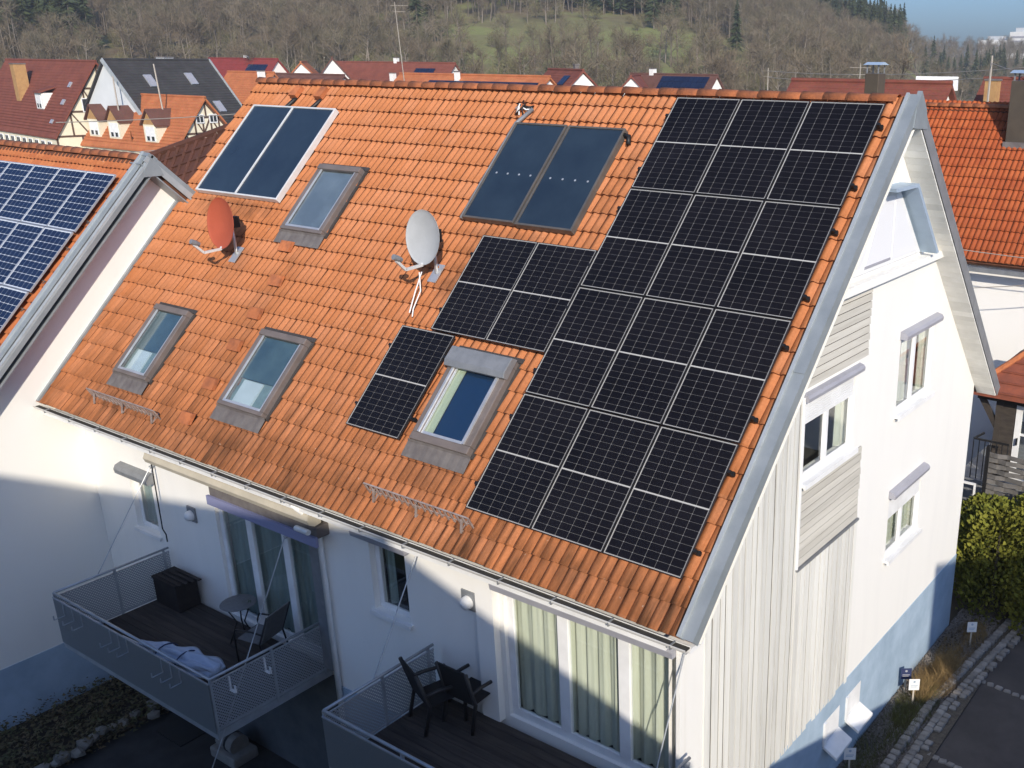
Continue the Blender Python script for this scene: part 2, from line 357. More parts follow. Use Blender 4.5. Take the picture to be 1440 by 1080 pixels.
# clay tile: two rolls, lower lip
def tile_mesh(name, m, w=TW, g=TG):
    mb = MB(); vs = []
    zf = lambda x: .030 * max(0, math.cos(2 * math.pi * (x / (w / 2) - .5)) * .62 + .38) ** 1.1
    hw_ = w / 2; xs = [0, .010, .014] + [.014 + (hw_ - .020) * k / 5 for k in range(1, 5)] + [hw_ - .006, hw_ - .004, hw_ + .003, hw_ + .005] + [hw_ + .005 + (w - hw_ - .005) * k / 5 for k in range(1, 6)]
    z0 = [-.016, -.016, 0] + [0] * 4 + [0, -.008, -.008, 0] + [0] * 5; n = len(xs) - 1
    for x, d in zip(xs, z0): vs.append((x, -.035, zf(x) + .042 + d))
    for x, d in zip(xs, z0): vs.append((x, g + .01, zf(x) + .004 + d))
    for x, d in zip(xs, z0): vs.append((x, -.031, zf(x) * .6 - .004))
    k = n + 1
    fs = [(i, i + 1, k + i + 1, k + i) for i in range(n)] + [(2 * k + i, 2 * k + i + 1, i + 1, i) for i in range(n)] + [(2 * k, 0, k), (2 * k + n, k + n, n)]
    n0_ = n; mb.add(vs, fs); me = mb.mesh(name, m, True, False)
    n = n0_
    for p in me.polygons[n:]: p.use_smooth = False
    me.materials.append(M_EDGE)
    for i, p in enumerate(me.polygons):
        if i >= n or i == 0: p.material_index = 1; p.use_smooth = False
    return me
def tile_roof(parent, m, org, ncol, nrow, skip, nind, u0, v0, h=-.175, jit=1.0, rank=None):
    me = tile_mesh('tile', m); tv = np.array([v.co[:] for v in me.vertices]); tf = [tuple(p.vertices) for p in me.polygons]
    base = Matrix.Translation(Vector((0, org[0], org[1])))
    rot = Matrix(((1, 0, 0), (0, CA, -SA), (0, SA, CA))).to_4x4()
    lst = []
    rng = random.Random(3)
    for j in range(nrow):
        for i in range(ncol):
            u = u0 - TW * (i + 1); v = v0 + TG * j
            s = skip(u + TW / 2, v + TG / 2)
            if s == 2: continue
            mt = base @ rot @ Matrix.Translation((u + rng.uniform(-.003, .003) * jit, v + rng.uniform(-.007, .007) * jit, h + rng.uniform(-.003, .004) * jit)) @ Matrix.Rotation(rng.uniform(-.011, .011) * jit, 4, 'Z') @ Matrix.Rotation(rng.uniform(-.012, .006) * jit, 4, 'X')
            d = (mt.translation - CAM).length + (1000 if s == 1 else 0); lst.append((d, mt))
    lst.sort(key=lambda q: q[0])
    for d, mt in lst[:nind]:
        o = put('tile', me, parent, True); o.matrix_local = mt if parent.type != 'EMPTY' else basis(parent).inverted() @ mt
    rest = lst[nind:]
    if rest:
        V = []; F = []
        for d, mt in rest:
            n0 = len(V); A = np.array(mt); V += [tuple(q) for q in (tv @ A[:3, :3].T + A[:3, 3])]; F += [tuple(i + n0 for i in f) for f in tf]
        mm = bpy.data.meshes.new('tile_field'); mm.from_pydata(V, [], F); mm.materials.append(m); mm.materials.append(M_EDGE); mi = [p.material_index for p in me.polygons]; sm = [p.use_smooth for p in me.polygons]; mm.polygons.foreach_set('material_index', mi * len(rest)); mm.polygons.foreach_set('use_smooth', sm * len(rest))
        stuff(put('tile_field', mm, parent))
PV = [(0, 0, 3.46, 7.12), (-2.30, 2.425, 0, 4.19), (-2.896, .628, -1.76, 2.39)]
SKY = {'A': (-7.16, 3.78, -6.0, 5.25), 'L': (-9.15, .35, -8.1, 1.8), 'M': (-5.95, .35, -4.75, 1.8), 'R': (-1.60, .70, -.45, 2.22)}
def skip_main(u, v):
    for a, b, c, d in SKY.values():
        if a + .05 < u < c - .05 and b < v < d - .1: return 2
    for a, b, c, d in PV + [(-10.3, 4.4, -7.75, 6.5), (-2.98, 4.5, -.67, 6.45)]:
        if a + .1 < u < c - .1 and b + .15 < v < d - .1: return 1
    return 0
tile_roof(roof, M_TILE, (0, 0), 48, 23, skip_main, 300, U0, V0)
# ridge caps
def ridge_caps(parent, x0, x1, y, z, L=.36, r=.125):
    n = 10; mb = MB(); vs = []
    for k in range(n + 1):
        t = math.pi * (k / n) * 1.0
        vs.append((0, math.cos(t) * r, math.sin(t) * r * .85))
    for k in range(n + 1):
        t = math.pi * (k / n); vs.append((L + .04, math.cos(t) * r * .86, math.sin(t) * r * .72))
    for k in range(n + 1):
        t = math.pi * (k / n); vs.append((0, math.cos(t) * (r - .02), math.sin(t) * (r - .02) * .85))
    k1 = n + 1
    mb.add(vs, [(i, i + 1, k1 + i + 1, k1 + i) for i in range(n)] + [(2 * k1 + i, 2 * k1 + i + 1, i + 1, i) for i in range(n)])
    me = mb.mesh('ridge_tile', M_RIDGE, True)
    x = x0
    rng = random.Random(5)
    while x < x1 - .1:
        o = put('ridge_tile', me, parent, True)
        mt = Matrix.Translation((x, y + rng.uniform(-.006, .006), z + rng.uniform(-.006, .006))) @ Matrix.Rotation(rng.uniform(-.012, .012), 4, 'Z') @ Matrix.Rotation(rng.uniform(-.01, .01), 4, 'Y')
        o.matrix_local = mt if parent.type != 'EMPTY' else basis(parent).inverted() @ mt; x += L
ridge_caps(roof, XL, 3.4, YR, zroof(YR, -.16))
# right verge: zinc strip with upstand and fascia; left flashing
def strip(u0, u1, v0, v1, h0, h1, back=False):
    mb = MB(); p = [rf(u, v, h) for h in (h0, h1) for (u, v) in ((u0, v0), (u1, v0), (u1, v1), (u0, v1))]
    if back: p = [Vector((q.x, 2 * YR - q.y, q.z)) for q in p]
    return mb.hexa(p)
vt = vR(-.1)
strip(3.655, 3.70, -.62, vt, -.19, -.045).build('verge_upstand', M_ZINCL, house)
strip(3.701, 3.86, -.62, 2.9, -.10, -.085).build('verge_sheet', M_ZINC, house)
strip(3.701, 3.863, 2.88, vt, -.085, -.072).build('verge_sheet', M_ZINC, house)
strip(3.845, 3.858, -.62, vt, -.235, -.101).build('verge_fascia', M_ZINC, house)
strip(3.70, 3.86, -.60, vt, -.12, -.10, True).build('verge_sheet', M_ZINC, house)
strip(3.845, 3.858, -.60, vt, -.30, -.121, True).build('verge_fascia', M_GREYM, house)
strip(XL - .1, XL + .06, -.62, 4.5, -.14, -.10).build('wall_flashing', M_ZINC, house)
# soffit boards on the back overhang, front overhang
for k in range(52):
    v0 = -.55 + k * .147
    strip(GX + .004, 3.842, v0, v0 + .142, -.335, -.312, True).build('soffit_board', M_SOFF, house)
MB().prism([(3.80, YR - .16, zroof(YR, -.14) - .12), (3.80, YR, zroof(YR, -.14) + .12), (3.80, YR + .22, zroof(YR, -.14) - .13), (3.80, YR + .30, zroof(YR, -.14) - .40), (3.80, YR - .22, zroof(YR, -.14) - .36)], (.07, 0, 0)).build('verge_cap', M_ZINC, house)
strip(GX + .004, 3.842, -.58, 7.0, -.335, -.31).build('soffit', M_SOFF, house)
M_ALUG = mat('pale_gutter', (.62, .61, .58), (.40, .38, .35), scale=3, rough=.6, stretch=(.6, 3, 3), lo=.45, hi=.75)
# eave: fascia, gutter, brackets
gY, gZ = -.375, -.605
mb = MB(); n = 8; pts = []
for x in (XL - .05, 3.80):
    for k in range(n + 1): t = math.pi + math.pi * k / n; pts.append((x, gY + .060 * math.cos(t), gZ + .060 * math.sin(t)))
    for k in range(n + 1): t = 2 * math.pi - math.pi * k / n; pts.append((x, gY + .056 * math.cos(t), gZ + .056 * math.sin(t)))
m2 = 2 * (n + 1)
mb.add(pts, [(k, (k + 1) % m2, m2 + (k + 1) % m2, m2 + k) for k in range(m2)] + [tuple(range(m2)), tuple(range(m2, 2 * m2))])
gut = mb.build('gutter', M_ALUG, house)
MB().box(XL - .04, 3.79, gY - .048, gY + .052, gZ - .028, gZ - .012).build('gutter_dark_strip', M_DARK, gut)  # dark strip along the inside of the gutter
mb = MB().tube([(XL - .05, gY - .060, gZ + .003), (3.8, gY - .060, gZ + .003)], .006, 6); mb.build('gutter_rim', M_ALUG, gut)
for k in range(17):
    x = XL + .4 + k * .88; MB().box(x, x + .018, gY - .062, gY + .05, gZ - .057, gZ + .006).build('gutter_bracket', M_GREYM, gut)
MB().box(XL, 3.44, -.30, -.275, -.80, -.635).build('fascia', M_WHITEW, house)
MB().box(XL, XS - .001, -.2745, YL_, -.785, -.76).build('soffit', M_WHITEW, house)
MB().box(XS, 3.44, -.2745, YRt, -.785, -.76).build('soffit', M_WHITEW, house)
MB().box(3.441, GX + .34, -.33, -.05, -.70, -.64).build('eave_end', M_WHITEW, house)
# downpipe where the two halves meet, dark divider screen
MB().tube([(XS + .03, gY, gZ - .06), (XS + .03, -.15, -.95), (XS + .03, YRt - .07, -1.05), (XS + .03, YRt - .07, -6.9)], .045, 10).build('downpipe', M_WHITEW, house, smooth=True)
MB().box(-3.83, -3.36, .18, .21, -4.0, -.82).build('divider_screen', M_GREYM, house)
# ------------------------------------------------------------------ windows in the walls
def window(M, s0, s1, t0, t1, mull=(), parent=house, dep=.10, fr=.065, sill=None, inner=None, box=None, shutter=None, door=False, lab=None, fm=None):
    fm = fm or M_WHITEW
    d0, d1 = -dep - .05, -dep
    mb = MB()
    mb.box(s0, s1, t1 - fr, t1, d0, d1, M); mb.box(s0, s1, t0, t0 + fr, d0, d1, M)
    mb.box(s0, s0 + fr, t0 + fr, t1 - fr, d0, d1, M); mb.box(s1 - fr, s1, t0 + fr, t1 - fr, d0, d1, M)
    for m in mull: mb.box(m - fr * .75, m + fr * .75, t0 + fr, t1 - fr, d0 - .002, d1 + .012, M)
    w = mb.build('balcony_door' if door else 'window', fm, parent, bevel=.006)
    if lab: w['label'] = lab
    ed = [s0 + fr] + [q for m in mull for q in (m - fr * .75, m + fr * .75)] + [s1 - fr]
    for k in range(0, len(ed), 2):
        MB().box(ed[k], ed[k + 1], t0 + fr, t1 - fr, d0 + .018, d0 + .026, M).build('pane', M_GLASS, w)
        if fr < .1:   # sash bars
            q = MB(); e = .03
            a, b, c, d = ed[k], ed[k + 1], t0 + fr, t1 - fr
            q.box(a, b, c, c + e, d0 + .027, d1 - .004, M); q.box(a, b, d - e, d, d0 + .027, d1 - .004, M); q.box(a, a + e, c + e, d - e, d0 + .027, d1 - .004, M); q.box(b - e, b, c + e, d - e, d0 + .027, d1 - .004, M)
            q.build('sash', fm, w)
    if sill: q = MB(); q.box(s0 - .05, s1 + .05, t0 - .05, t0 - .004, -dep, sill, M); q.box(s0 - .05, s1 + .05, t0 - .075, t0 - .05, sill - .03, sill, M); q.build('sill', M_WHITEW, w)
    if box:
        b0, b1, bz, bh, bd, bm = box
        q = MB(); pl = [(bz - bh, .004), (bz - bh, bd * .92), (bz - bh * .55, bd), (bz - bh * .2, bd * .75), (bz, .004)]
        q.prism([M(b0, z, d) for z, d in pl], Vector(M(b1, 0, 0)) - Vector(M(b0, 0, 0))); q.build('shutter_box', bm, w)
    if shutter:
        q = MB(); k = 0; z = t1 - .005
        while z > t1 - shutter:
            q.box(s0 + fr * .4, s1 - fr * .4, z - .036, z - .002, d1 + .014, d1 + .024, M); z -= .038
        q.build('roller_shutter', M_WHITEW, w)
    if inner: inner(M, s0, s1, t0, t1, d0, w)
    return w
def curtain(m, lo=0, hi=1, amp=.035, gap=.10, top=0):
    def f(M, s0, s1, t0, t1, d0, w):
        a = s0 + (s1 - s0) * lo; b = s0 + (s1 - s0) * hi; n = max(16, int((b - a) / .022)); mb = MB(); vs = []; ph = random.random() * 6; x = a; ps = []
        for k in range(n + 1):
            s = a + (b - a) * k / n; d = d0 - gap + amp * (math.sin(s * 31 + ph + 1.3 * math.sin(s * 4.1)) + .5 * math.sin(s * 67 + ph * 2)); ps.append((s, d))
        for (s, d) in ps: vs.append(M(s, t0 + .03, d * 1.0)); 
        for (s, d) in ps: vs.append(M(s, t1 - top, d0 - gap + (d - d0 + gap) * .45))
        mb.add(vs, [(k, k + 1, n + 2 + k, n + 1 + k) for k in range(n)]); mb.build('curtain', m, w, smooth=True, fix=False)
    return f
def both(*fs):
    def f(*a):
        for g in fs: g(*a)
    return f
window(MFL, *HL[0], parent=house, sill=.06, box=(-9.75, -8.62, -1.72, .2, .16, M_GREYM), inner=curtain(M_CURTG, 0, .5), lab='narrow window beside the neighbouring gable wall')
window(MFL, *HL[1], mull=(-5.85, -4.85), door=True, fr=.11, dep=.06, inner=curtain(M_CURTG, amp=.03))
window(MFR, *HR[0], sill=.07, box=(-2.42, -1.25, -.90, .17, .15, M_LAV), inner=curtain(M_CURTG, 0, .3), lab='narrow window above the folding chairs')
window(MFR, *HR[1], mull=(1.5, 2.5), door=True, fr=.12, dep=.06, inner=curtain(M_CURT, amp=.04), box=(.46, 3.40, -.84, .20, .20, M_LAV))
MB().box(.10, .42, -.04, YRt - .002, -3.2, -.79).build('wall_pier', M_WHITE, house)
MB().box(3.405, GX - .001, -.03, YRt - .005, -4.1, -.79).build('wall_pier', M_WHITE, house)
window(MG, *HG[0], mull=(3.70,), sill=.10, dep=.035, shutter=.34, box=(2.87, 4.66, 1.45, .11, .10, M_LAV), inner=curtain(M_CURT, .86, 1), lab='gable window set in timber cladding')
window(MG, *HG[1], mull=(6.95,), dep=.035, sill=.10, box=(6.2, 7.82, 1.58, .13, .13, M_LAV), inner=both(curtain(M_CURT, .84, 1), curtain(M_WHITEW, .38, .62, amp=.03)), lab='upper window in the white gable')
window(MG, *HG[2], mull=(6.98,), dep=.035, sill=.10, shutter=.40, box=(6.25, 7.85, -1.20, .13, .13, M_LAV), inner=curtain(M_CURT, .3, 1), lab='lower window in the white gable')
# triangular attic window, its hood and ledge
q = MB(); tri = [(4.10, 2.80), (6.62, 2.80), (5.60, 3.86), (4.95, 3.86)]
tw = q.prism([MG(s, t, .001) for s, t in tri], (.05, 0, 0)).build('attic_window', M_WHITEW, house)
for (a, b) in ((4.45, 5.38), (5.44, 6.42)):
    p = [(a, 2.86), (b, 2.86)] + ([(5.38, 3.80), (4.98, 3.80)] if b < 5.5 else [(5.52, 3.80), (5.44, 3.80)])
    q = MB(); q.prism([MG(s, t, .052) for s, t in p], (.012, 0, 0)); q.build('shutter_panel', mat('shutter_white%d' % int(a), (.74, .74, .75), rough=.5), tw)
q = MB(); q.box(4.45, 5.36, 2.865, 2.90, .065, .075, MG); q.build('shutter_rail', M_LAV, tw)
M_HOOD = mat('blue_grey_hood', (.40, .50, .60), (.34, .43, .53), scale=2, rough=.5, metal=.2)
q = MB(); P = [(4.0, 2.74), (4.86, 3.90), (5.64, 3.90), (6.70, 2.78)]; P2 = [(3.95, 2.76), (4.83, 3.95), (5.68, 3.95), (6.78, 2.79)]
for k in (1, 2):
    a, b, c, d = P[k], P[k + 1], P2[k + 1], P2[k]; q.prism([MG(*z, .002) for z in (a, b, c, d)], (.30, 0, 0))
q.build('window_hood', M_HOOD, tw)
MB().box(3.3, 7.75, 2.60, 2.72, .002, .16, MG).build('ledge', M_WHITE, house)
# timber cladding
bd = lambda s0, s1, t0, t1, m, nm, d=.03: MB().box(s0, s1, t0, t1, .002, d, MG).build(nm, m, house)
rng = random.Random(11)
def vboards(a, b, ztop, zbot):
    s = a
    while s < b - .03:
        w = min(rng.choice((.13, .15, .165, .18)), b - s); top = ztop if ztop is not None else min(zroof(s, -.335), 9)
        gp = rng.choice((.018, .024, .028, .034))
        poly = [(s, zbot + rng.uniform(-.015, .015)), (s + w - gp, zbot + rng.uniform(-.015, .015)), (s + w - gp, top if ztop is not None else zroof(s + w, -.345)), (s, top if ztop is not None else zroof(s, -.345))]
        MB().prism([MG(x, z, .002) for x, z in poly], (rng.uniform(.009, .014), 0, 0)).build('plank', M_WOODV, house); s += w
MB().prism([MG(y, z, .0005) for y, z in ((.52, -4.2), (2.86, -4.2), (2.86, zroof(2.86, -.37)), (.52, zroof(.52, -.37)))], (.002, 0, 0)).build('backing', M_DARK, house)
MB().box(2.90, 4.99, -4.2, -1.21, .0005, .0025, MG).build('backing', M_DARK, house)
vboards(.50, 2.88, None, -4.22)
vboards(2.89, 5.0, -1.20, -4.22)
for z0, z1 in ((-1.16, .06), (1.49, 2.56)):
    n = round((z1 - z0) / .125); h = (z1 - z0) / n
    MB().box(2.895, 4.90, z0 + .01, z1, .0005, .009, MG).build('backing', M_DARK, house)
    for k in range(n):
        z = z0 + k * h; a = 2.89
        poly = [(z + .0165, .022), (z + h, .015), (z + h, .010), (z + .0165, .010)]
        MB().prism([MG(a, zz, d) for zz, d in poly], (0, 2.03 + rng.uniform(-.015, .015), 0)).build('weatherboard', M_WOODH, house)
MB().box(2.87, 4.95, -1.20, -1.165, .002, .045, MG).build('drip_rail', M_GREYM, house)
MB().box(2.86, 2.888, -1.16, 1.4, .002, .04, MG).build('cladding_trim', M_WHITEW, house)
# cellar windows with sloping sills
for k, s in enumerate((4.15, 5.0)):
    q = MB(); q.box(s, s + .08, -5.0, -4.55, .013, .05, MG); w = q.build('cellar_window', M_WHITEW, house)
    pl = [(s + .02, -5.05), (s + .02, -5.0), (s + .62, -4.99), (s + .62, -5.04)]
    MB().prism([MG(x, z, .013) for x, z in pl], (.26, 0, -.14)).build('sloping_sill', M_WHITEW, w)
    MB().box(s + .09, s + .60, -4.98, -4.55, .013, .018, MG).build('pane', M_WHITEW, w)
M_FLASH = mat('dark_flashing', (.06, .053, .05), (.04, .036, .034), scale=4, rough=.7)
M_HAZY = mat('hazy_blind', (.30, .31, .33), (.20, .21, .23), scale=1.5, rough=.6)
# ------------------------------------------------------------------ roof windows
def roof_window(key, lab, hood=.11, blind=.62, kind=0):
    a, b, c, d = SKY[key]; W = c - a; H = d - b; h0 = -.15
    e = bpy.data.objects.new('roof_window', None); COL.objects.link(e); e.parent = house; e.empty_display_size = .2
    e.matrix_parent_inverse = basis(house).inverted(); e.location = rf(a, b, h0); e.rotation_euler = (PA, 0, 0); e['label'] = lab
    t = .13; f = .10 if kind == 0 else .17
    mb = MB(); mb.box(0, W, 0, f * .7, 0, t); mb.box(0, W, H - hood, H, 0, t + .02); mb.box(0, f, f * .7, H - hood, 0, t); mb.box(W - f, W, f * .7, H - hood, 0, t)
    mb.build('frame', M_BROWNF, e, True, bevel=.012)
    g = MB(); g.box(f, W - f, f * .7, H - hood, t - .045, t - .035); g.build('pane', M_GLASSD, e, True)
    s = MB(); i = .025
    s.box(f, f + i, f * .7, H - hood, t - .03, t - .006); s.box(W - f - i, W - f, f * .7, H - hood, t - .03, t - .006); s.box(f + i, W - f - i, f * .7, f * .7 + i * 1.6, t - .03, t - .004)
    s.build('glazing_bead', M_ALU, e, True)
    yb = f * .7 + (H - hood - f * .7) * (1 - blind)
    if kind == 0:
        MB().box(f, W - f, yb, H - hood, t - .075, t - .07).build('blind', M_BLIND if key != 'A' else M_HAZY, e, True)
        MB().box(f, W - f, f * .7, yb, .02, .025).build('lining', M_CURTG, e, True)
        if key in 'LM':
            MB().box(f + .12, f + (W - 2 * f) * .62, f * .7 + .02, yb - .02, .026, .05).build('inner_board', M_WHITEW, e, True)
    else:
        MB().box(f, f + .16, f * .7, H - hood, .065, .08).build('lining', M_CREAM, e, True)
        MB().box(f + .16, W - f, f * .7, H - hood, .03, .05).build('blind', mat('navy_blind', (.012, .035, .085), rough=.35), e, True)
        c_ = MB(); pl = [(H - .32, t - .02), (H - .34, t + .07), (H - .26, t + .11), (H - .02, t + .10), (H + .02, t - .02)]
        c_.prism([(-.02, y, z) for y, z in pl], (W + .04, 0, 0)); c_.build('shutter_cassette', M_GREYM, e, True, bevel=.01)
        for x in (f - .05, W - f + .02): MB().box(x, x + .035, f * .7, H - .33, t + .001, t + .03).build('guide_rail', M_ALU, e, True)
    ap = MB(); n = 14
    vs = [(-.05 + (W + .1) * k / n, y, z + (.006 if k % 2 else 0)) for y, z in ((-.001, .09), (-.03, .06), (-.26, .048)) for k in range(n + 1)]
    ap.add(vs, [(r * (n + 1) + k, r * (n + 1) + k + 1, (r + 1) * (n + 1) + k + 1, (r + 1) * (n + 1) + k) for r in range(2) for k in range(n)])
    ap.build('apron', M_LEAD, e, True)
    sd = MB(); sd.box(-.05, -.002, -.02, H + .06, 0, .03); sd.box(W + .002, W + .05, -.02, H + .06, 0, .03); sd.box(-.07, W + .07, H + .002, H + .08, 0, .05); sd.build('flashing', M_FLASH, e, True)
roof_window('A', 'roof window beside the twin collectors, with hazy grey pane', blind=.97)
roof_window('L', 'roof window nearest the left edge of the roof')
roof_window('M', 'roof window with its right side open a crack')
roof_window('R', 'large roof window with grey shutter cassette beside the single panel', kind=1)
# ------------------------------------------------------------------ solar panels
def pv_material(nm, c1, c2, rough, spec):
    return mat(nm, c1, c2, scale=1.1, rough=rough, spec=spec, obj=False)
M_CELL = pv_material('mono_cell', (.0055, .005, .0065), (.009, .008, .010), .35, .16)
M_CELLB = pv_material('poly_cell', (.006, .012, .038), (.008, .017, .05), .32, .22)
M_BACK = mat('grey_backsheet', (.19, .19, .19), rough=.5)
M_BORD = mat('white_border', (.46, .45, .42), rough=.5)
M_BACK2 = mat('pale_backsheet', (.60, .64, .68), rough=.4)
def pv_meshes(W, H, nx, ny, half, fm, bm, cm, gx, gy, fw_, tag_):
    f = MB(); t = .035
    f.box(0, W, 0, fw_, 0, t); f.box(0, W, H - fw_, H, 0, t); f.box(0, fw_, fw_, H - fw_, 0, t); f.box(W - fw_, W, fw_, H - fw_, 0, t)
    b = MB(); b.box(fw_, W - fw_, fw_, H - fw_, .020, .027)
    b2 = MB(); z_ = (.0272, .031); e_ = fw_ + .006
    b2.box(fw_, W - fw_, fw_, e_, *z_); b2.box(fw_, W - fw_, H - e_, H - fw_, *z_); b2.box(fw_, e_, e_, H - e_, *z_); b2.box(W - e_, W - fw_, e_, H - e_, *z_)
    if half: b2.box(e_, W - e_, H / 2 - .0065, H / 2 + .0065, *z_)
    c = MB(); mx, my = fw_ + .013, fw_ + .013; px = (W - 2 * mx) / nx
    if half: hh = (H - 2 * my - .022) / 2; py = hh / ny; rows = [my + k * py for k in range(ny)] + [my + hh + .022 + k * py for k in range(ny)]
    else: py = (H - 2 * my) / ny; rows = [my + k * py for k in range(ny)]
    for y in rows:
        for i in range(nx):
            x = mx + i * px; k = .006 if half else .012
            x0, x1, y0, y1 = x + gx / 2, x + px - gx / 2, y + gy / 2, y + py - gy / 2; z = .0295
            c.add([(x0 + k, y0, z), (x1 - k, y0, z), (x1, y0 + k, z), (x1, y1 - k, z), (x1 - k, y1, z), (x0 + k, y1, z), (x0, y1 - k, z), (x0, y0 + k, z)], [tuple(range(8))])
    return f.mesh('frame', fm), b.mesh('backsheet', bm), c.mesh('cell_field', cm, fix=False), b2.mesh('border', M_BORD)
PW, PH, PG = 1.134, 1.762, .02
mf, mbk, mc, mbd = pv_meshes(PW, PH, 6, 9, True, M_BLACKFR, M_BACK, M_CELL, .0042, .0028, .009, 'a')
clampm = MB().box(-.05, .0, -.02, .02, -.02, .04).box(-.075, -.04, -.03, .03, -.05, -.01).mesh('clamp', M_BLACK)
railm = MB().box(-.07, PW + .07, -.02, .02, -.075, -.037).mesh('rail', M_BLACKFR)
def pv_panel(u, v, label, left=False, right=False):
    e = thing('photovoltaic_module', label, 'solar panel', rf(u, v, -.035), (PA, 0, 0), 'black solar panels on the main roof')
    put('frame', mf, e, True); put('backsheet', mbk, e, True); put('cell_field', mc, e, True); put('border', mbd, e, True)
    for y in (.36, 1.40):
        o = put('rail', railm, e, True); o.location = (0, y, 0)
        if left: o = put('clamp', clampm, e, True); o.location = (0, y, 0)
        if right: o = put('clamp', clampm, e, True); o.location = (PW, y, 0); o.rotation_euler = (0, 0, math.pi)
for j, rn in enumerate(('bottom', 'third', 'second', 'top')):
    for i, cn in enumerate(('left', 'middle', 'right')):
        pv_panel(i * (PW + PG), j * (PH + PG), 'black solar panel in the %s row, %s column of the big array' % (rn, cn), i == 0, i == 2)
pv_panel(-2.30, 2.425, 'black solar panel, left one of the pair beside the grey satellite dish', True)
pv_panel(-2.30 + PW + .01, 2.425, 'black solar panel, right one of the pair, touching the big array')
pv_panel(-2.896, .628, 'single black solar panel left of the large roof window', True, True)
# ------------------------------------------------------------------ thermal collectors
M_ABS = mat('navy_absorber', (.016, .028, .046), (.024, .040, .060), scale=1.0, rough=.25, spec=.32)
def collector(u0, u1, v0, v1, label, fm, split=None, name='solar_collector', dots=False):
    W, H = u1 - u0, v1 - v0
    e = thing(name, label, 'solar collector', rf(u0, v0, -.115), (PA, 0, 0)); t = .11; f = .035
    mb = MB(); mb.box(0, W, 0, f, 0, t); mb.box(0, W, H - f, H, 0, t); mb.box(0, f, f, H - f, 0, t); mb.box(W - f, W, f, H - f, 0, t)
    if split: mb.box(W / 2 - .018, W / 2 + .018, f, H - f, 0, t + .004)
    mb.build('frame', fm, e, True, bevel=.005)
    for a, b in (((f, W / 2 - .018), (W / 2 + .018, W - f)) if split else ((f, W - f),)):
        MB().box(a, b, f, H - f, .07, .09).build('absorber', M_ABS, e, True)
    if dots:
        for k in range(4): MB().lathe([(.02, 0), (.018, .004), (0.001, .006)], 8, lambda x, y, z, k=k: (x + W * (.17 + .22 * k), y + H * .47, z + .09)).build('fixing_dot', M_ALU, e, True)
    return e
M_ALUW = mat('white_aluminium', (.70, .70, .68), (.60, .60, .58), scale=3, rough=.45, metal=.2)
M_BRZ = mat('bronze_frame', (.10, .095, .09), (.15, .13, .11), scale=3, rough=.5, metal=.3)
e = collector(-10.32, -7.72, 4.35, 6.56, 'twin navy solar thermal collector in silver frame near the left ridge end', M_ALUW, True)
for x in (.9, 1.7): MB().tube([(x, 2.1, .03), (x + .1, 2.45, .0), (x + .12, 2.62, -.05)], .045, 8).build('pipe', M_BLACK, e, True, smooth=True)
e = collector(-2.98, -1.86, 4.48, 6.46, 'navy solar thermal collector, left one above the panel pair', M_BRZ, dots=True)
MB().tube([(-.05, .0, .05), (-.05, 2.0, .05), (.1, 2.35, .02)], .035, 8).build('pipe', M_GREYM, e, True, smooth=True)
e2 = collector(-1.82, -.67, 4.46, 6.45, 'navy solar thermal collector, right one next to the big array', M_BRZ, dots=True)
MB().tube([(1.1, 1.9, .06), (1.24, 1.88, .05), (1.28, 1.75, .02)], .04, 8).build('pipe', M_BLACK, e2, True, smooth=True)
# pipe outlet tiles and cable bunch
for u, v in ((-9.35, 6.98), (-8.55, 6.97)):
    pt = MB(); pt.prism([rf(u - .11, v - .12, -.11), rf(u + .11, v - .12, -.11), rf(u + .09, v + .15, -.13), rf(u - .09, v + .15, -.13)], tuple(rf(0, 0, .09))); pt.build('outlet_tile', M_RIDGE, house)
cb = thing('pipe_bundle', 'tangle of pipes and white cable above the left of two collectors', 'pipes', rf(-3.1, 6.85, -.12), (PA, 0, 0))
rr = random.Random(2)
for k in range(7):
    a = rr.uniform(0, 6.28); MB().tube([(rr.uniform(-.12, .1), -.3 * rr.random(), .03), (rr.uniform(-.1, .1), .0, .08 + .05 * rr.random()), (.14 * math.cos(a), .1 * math.sin(a), .05), (.2 * math.cos(a), .12 * math.sin(a) + .05, .02)], .014, 6).build('pipe', (M_BLACK, M_RIDGE, M_WHITEW)[k % 3], cb, True, smooth=True)
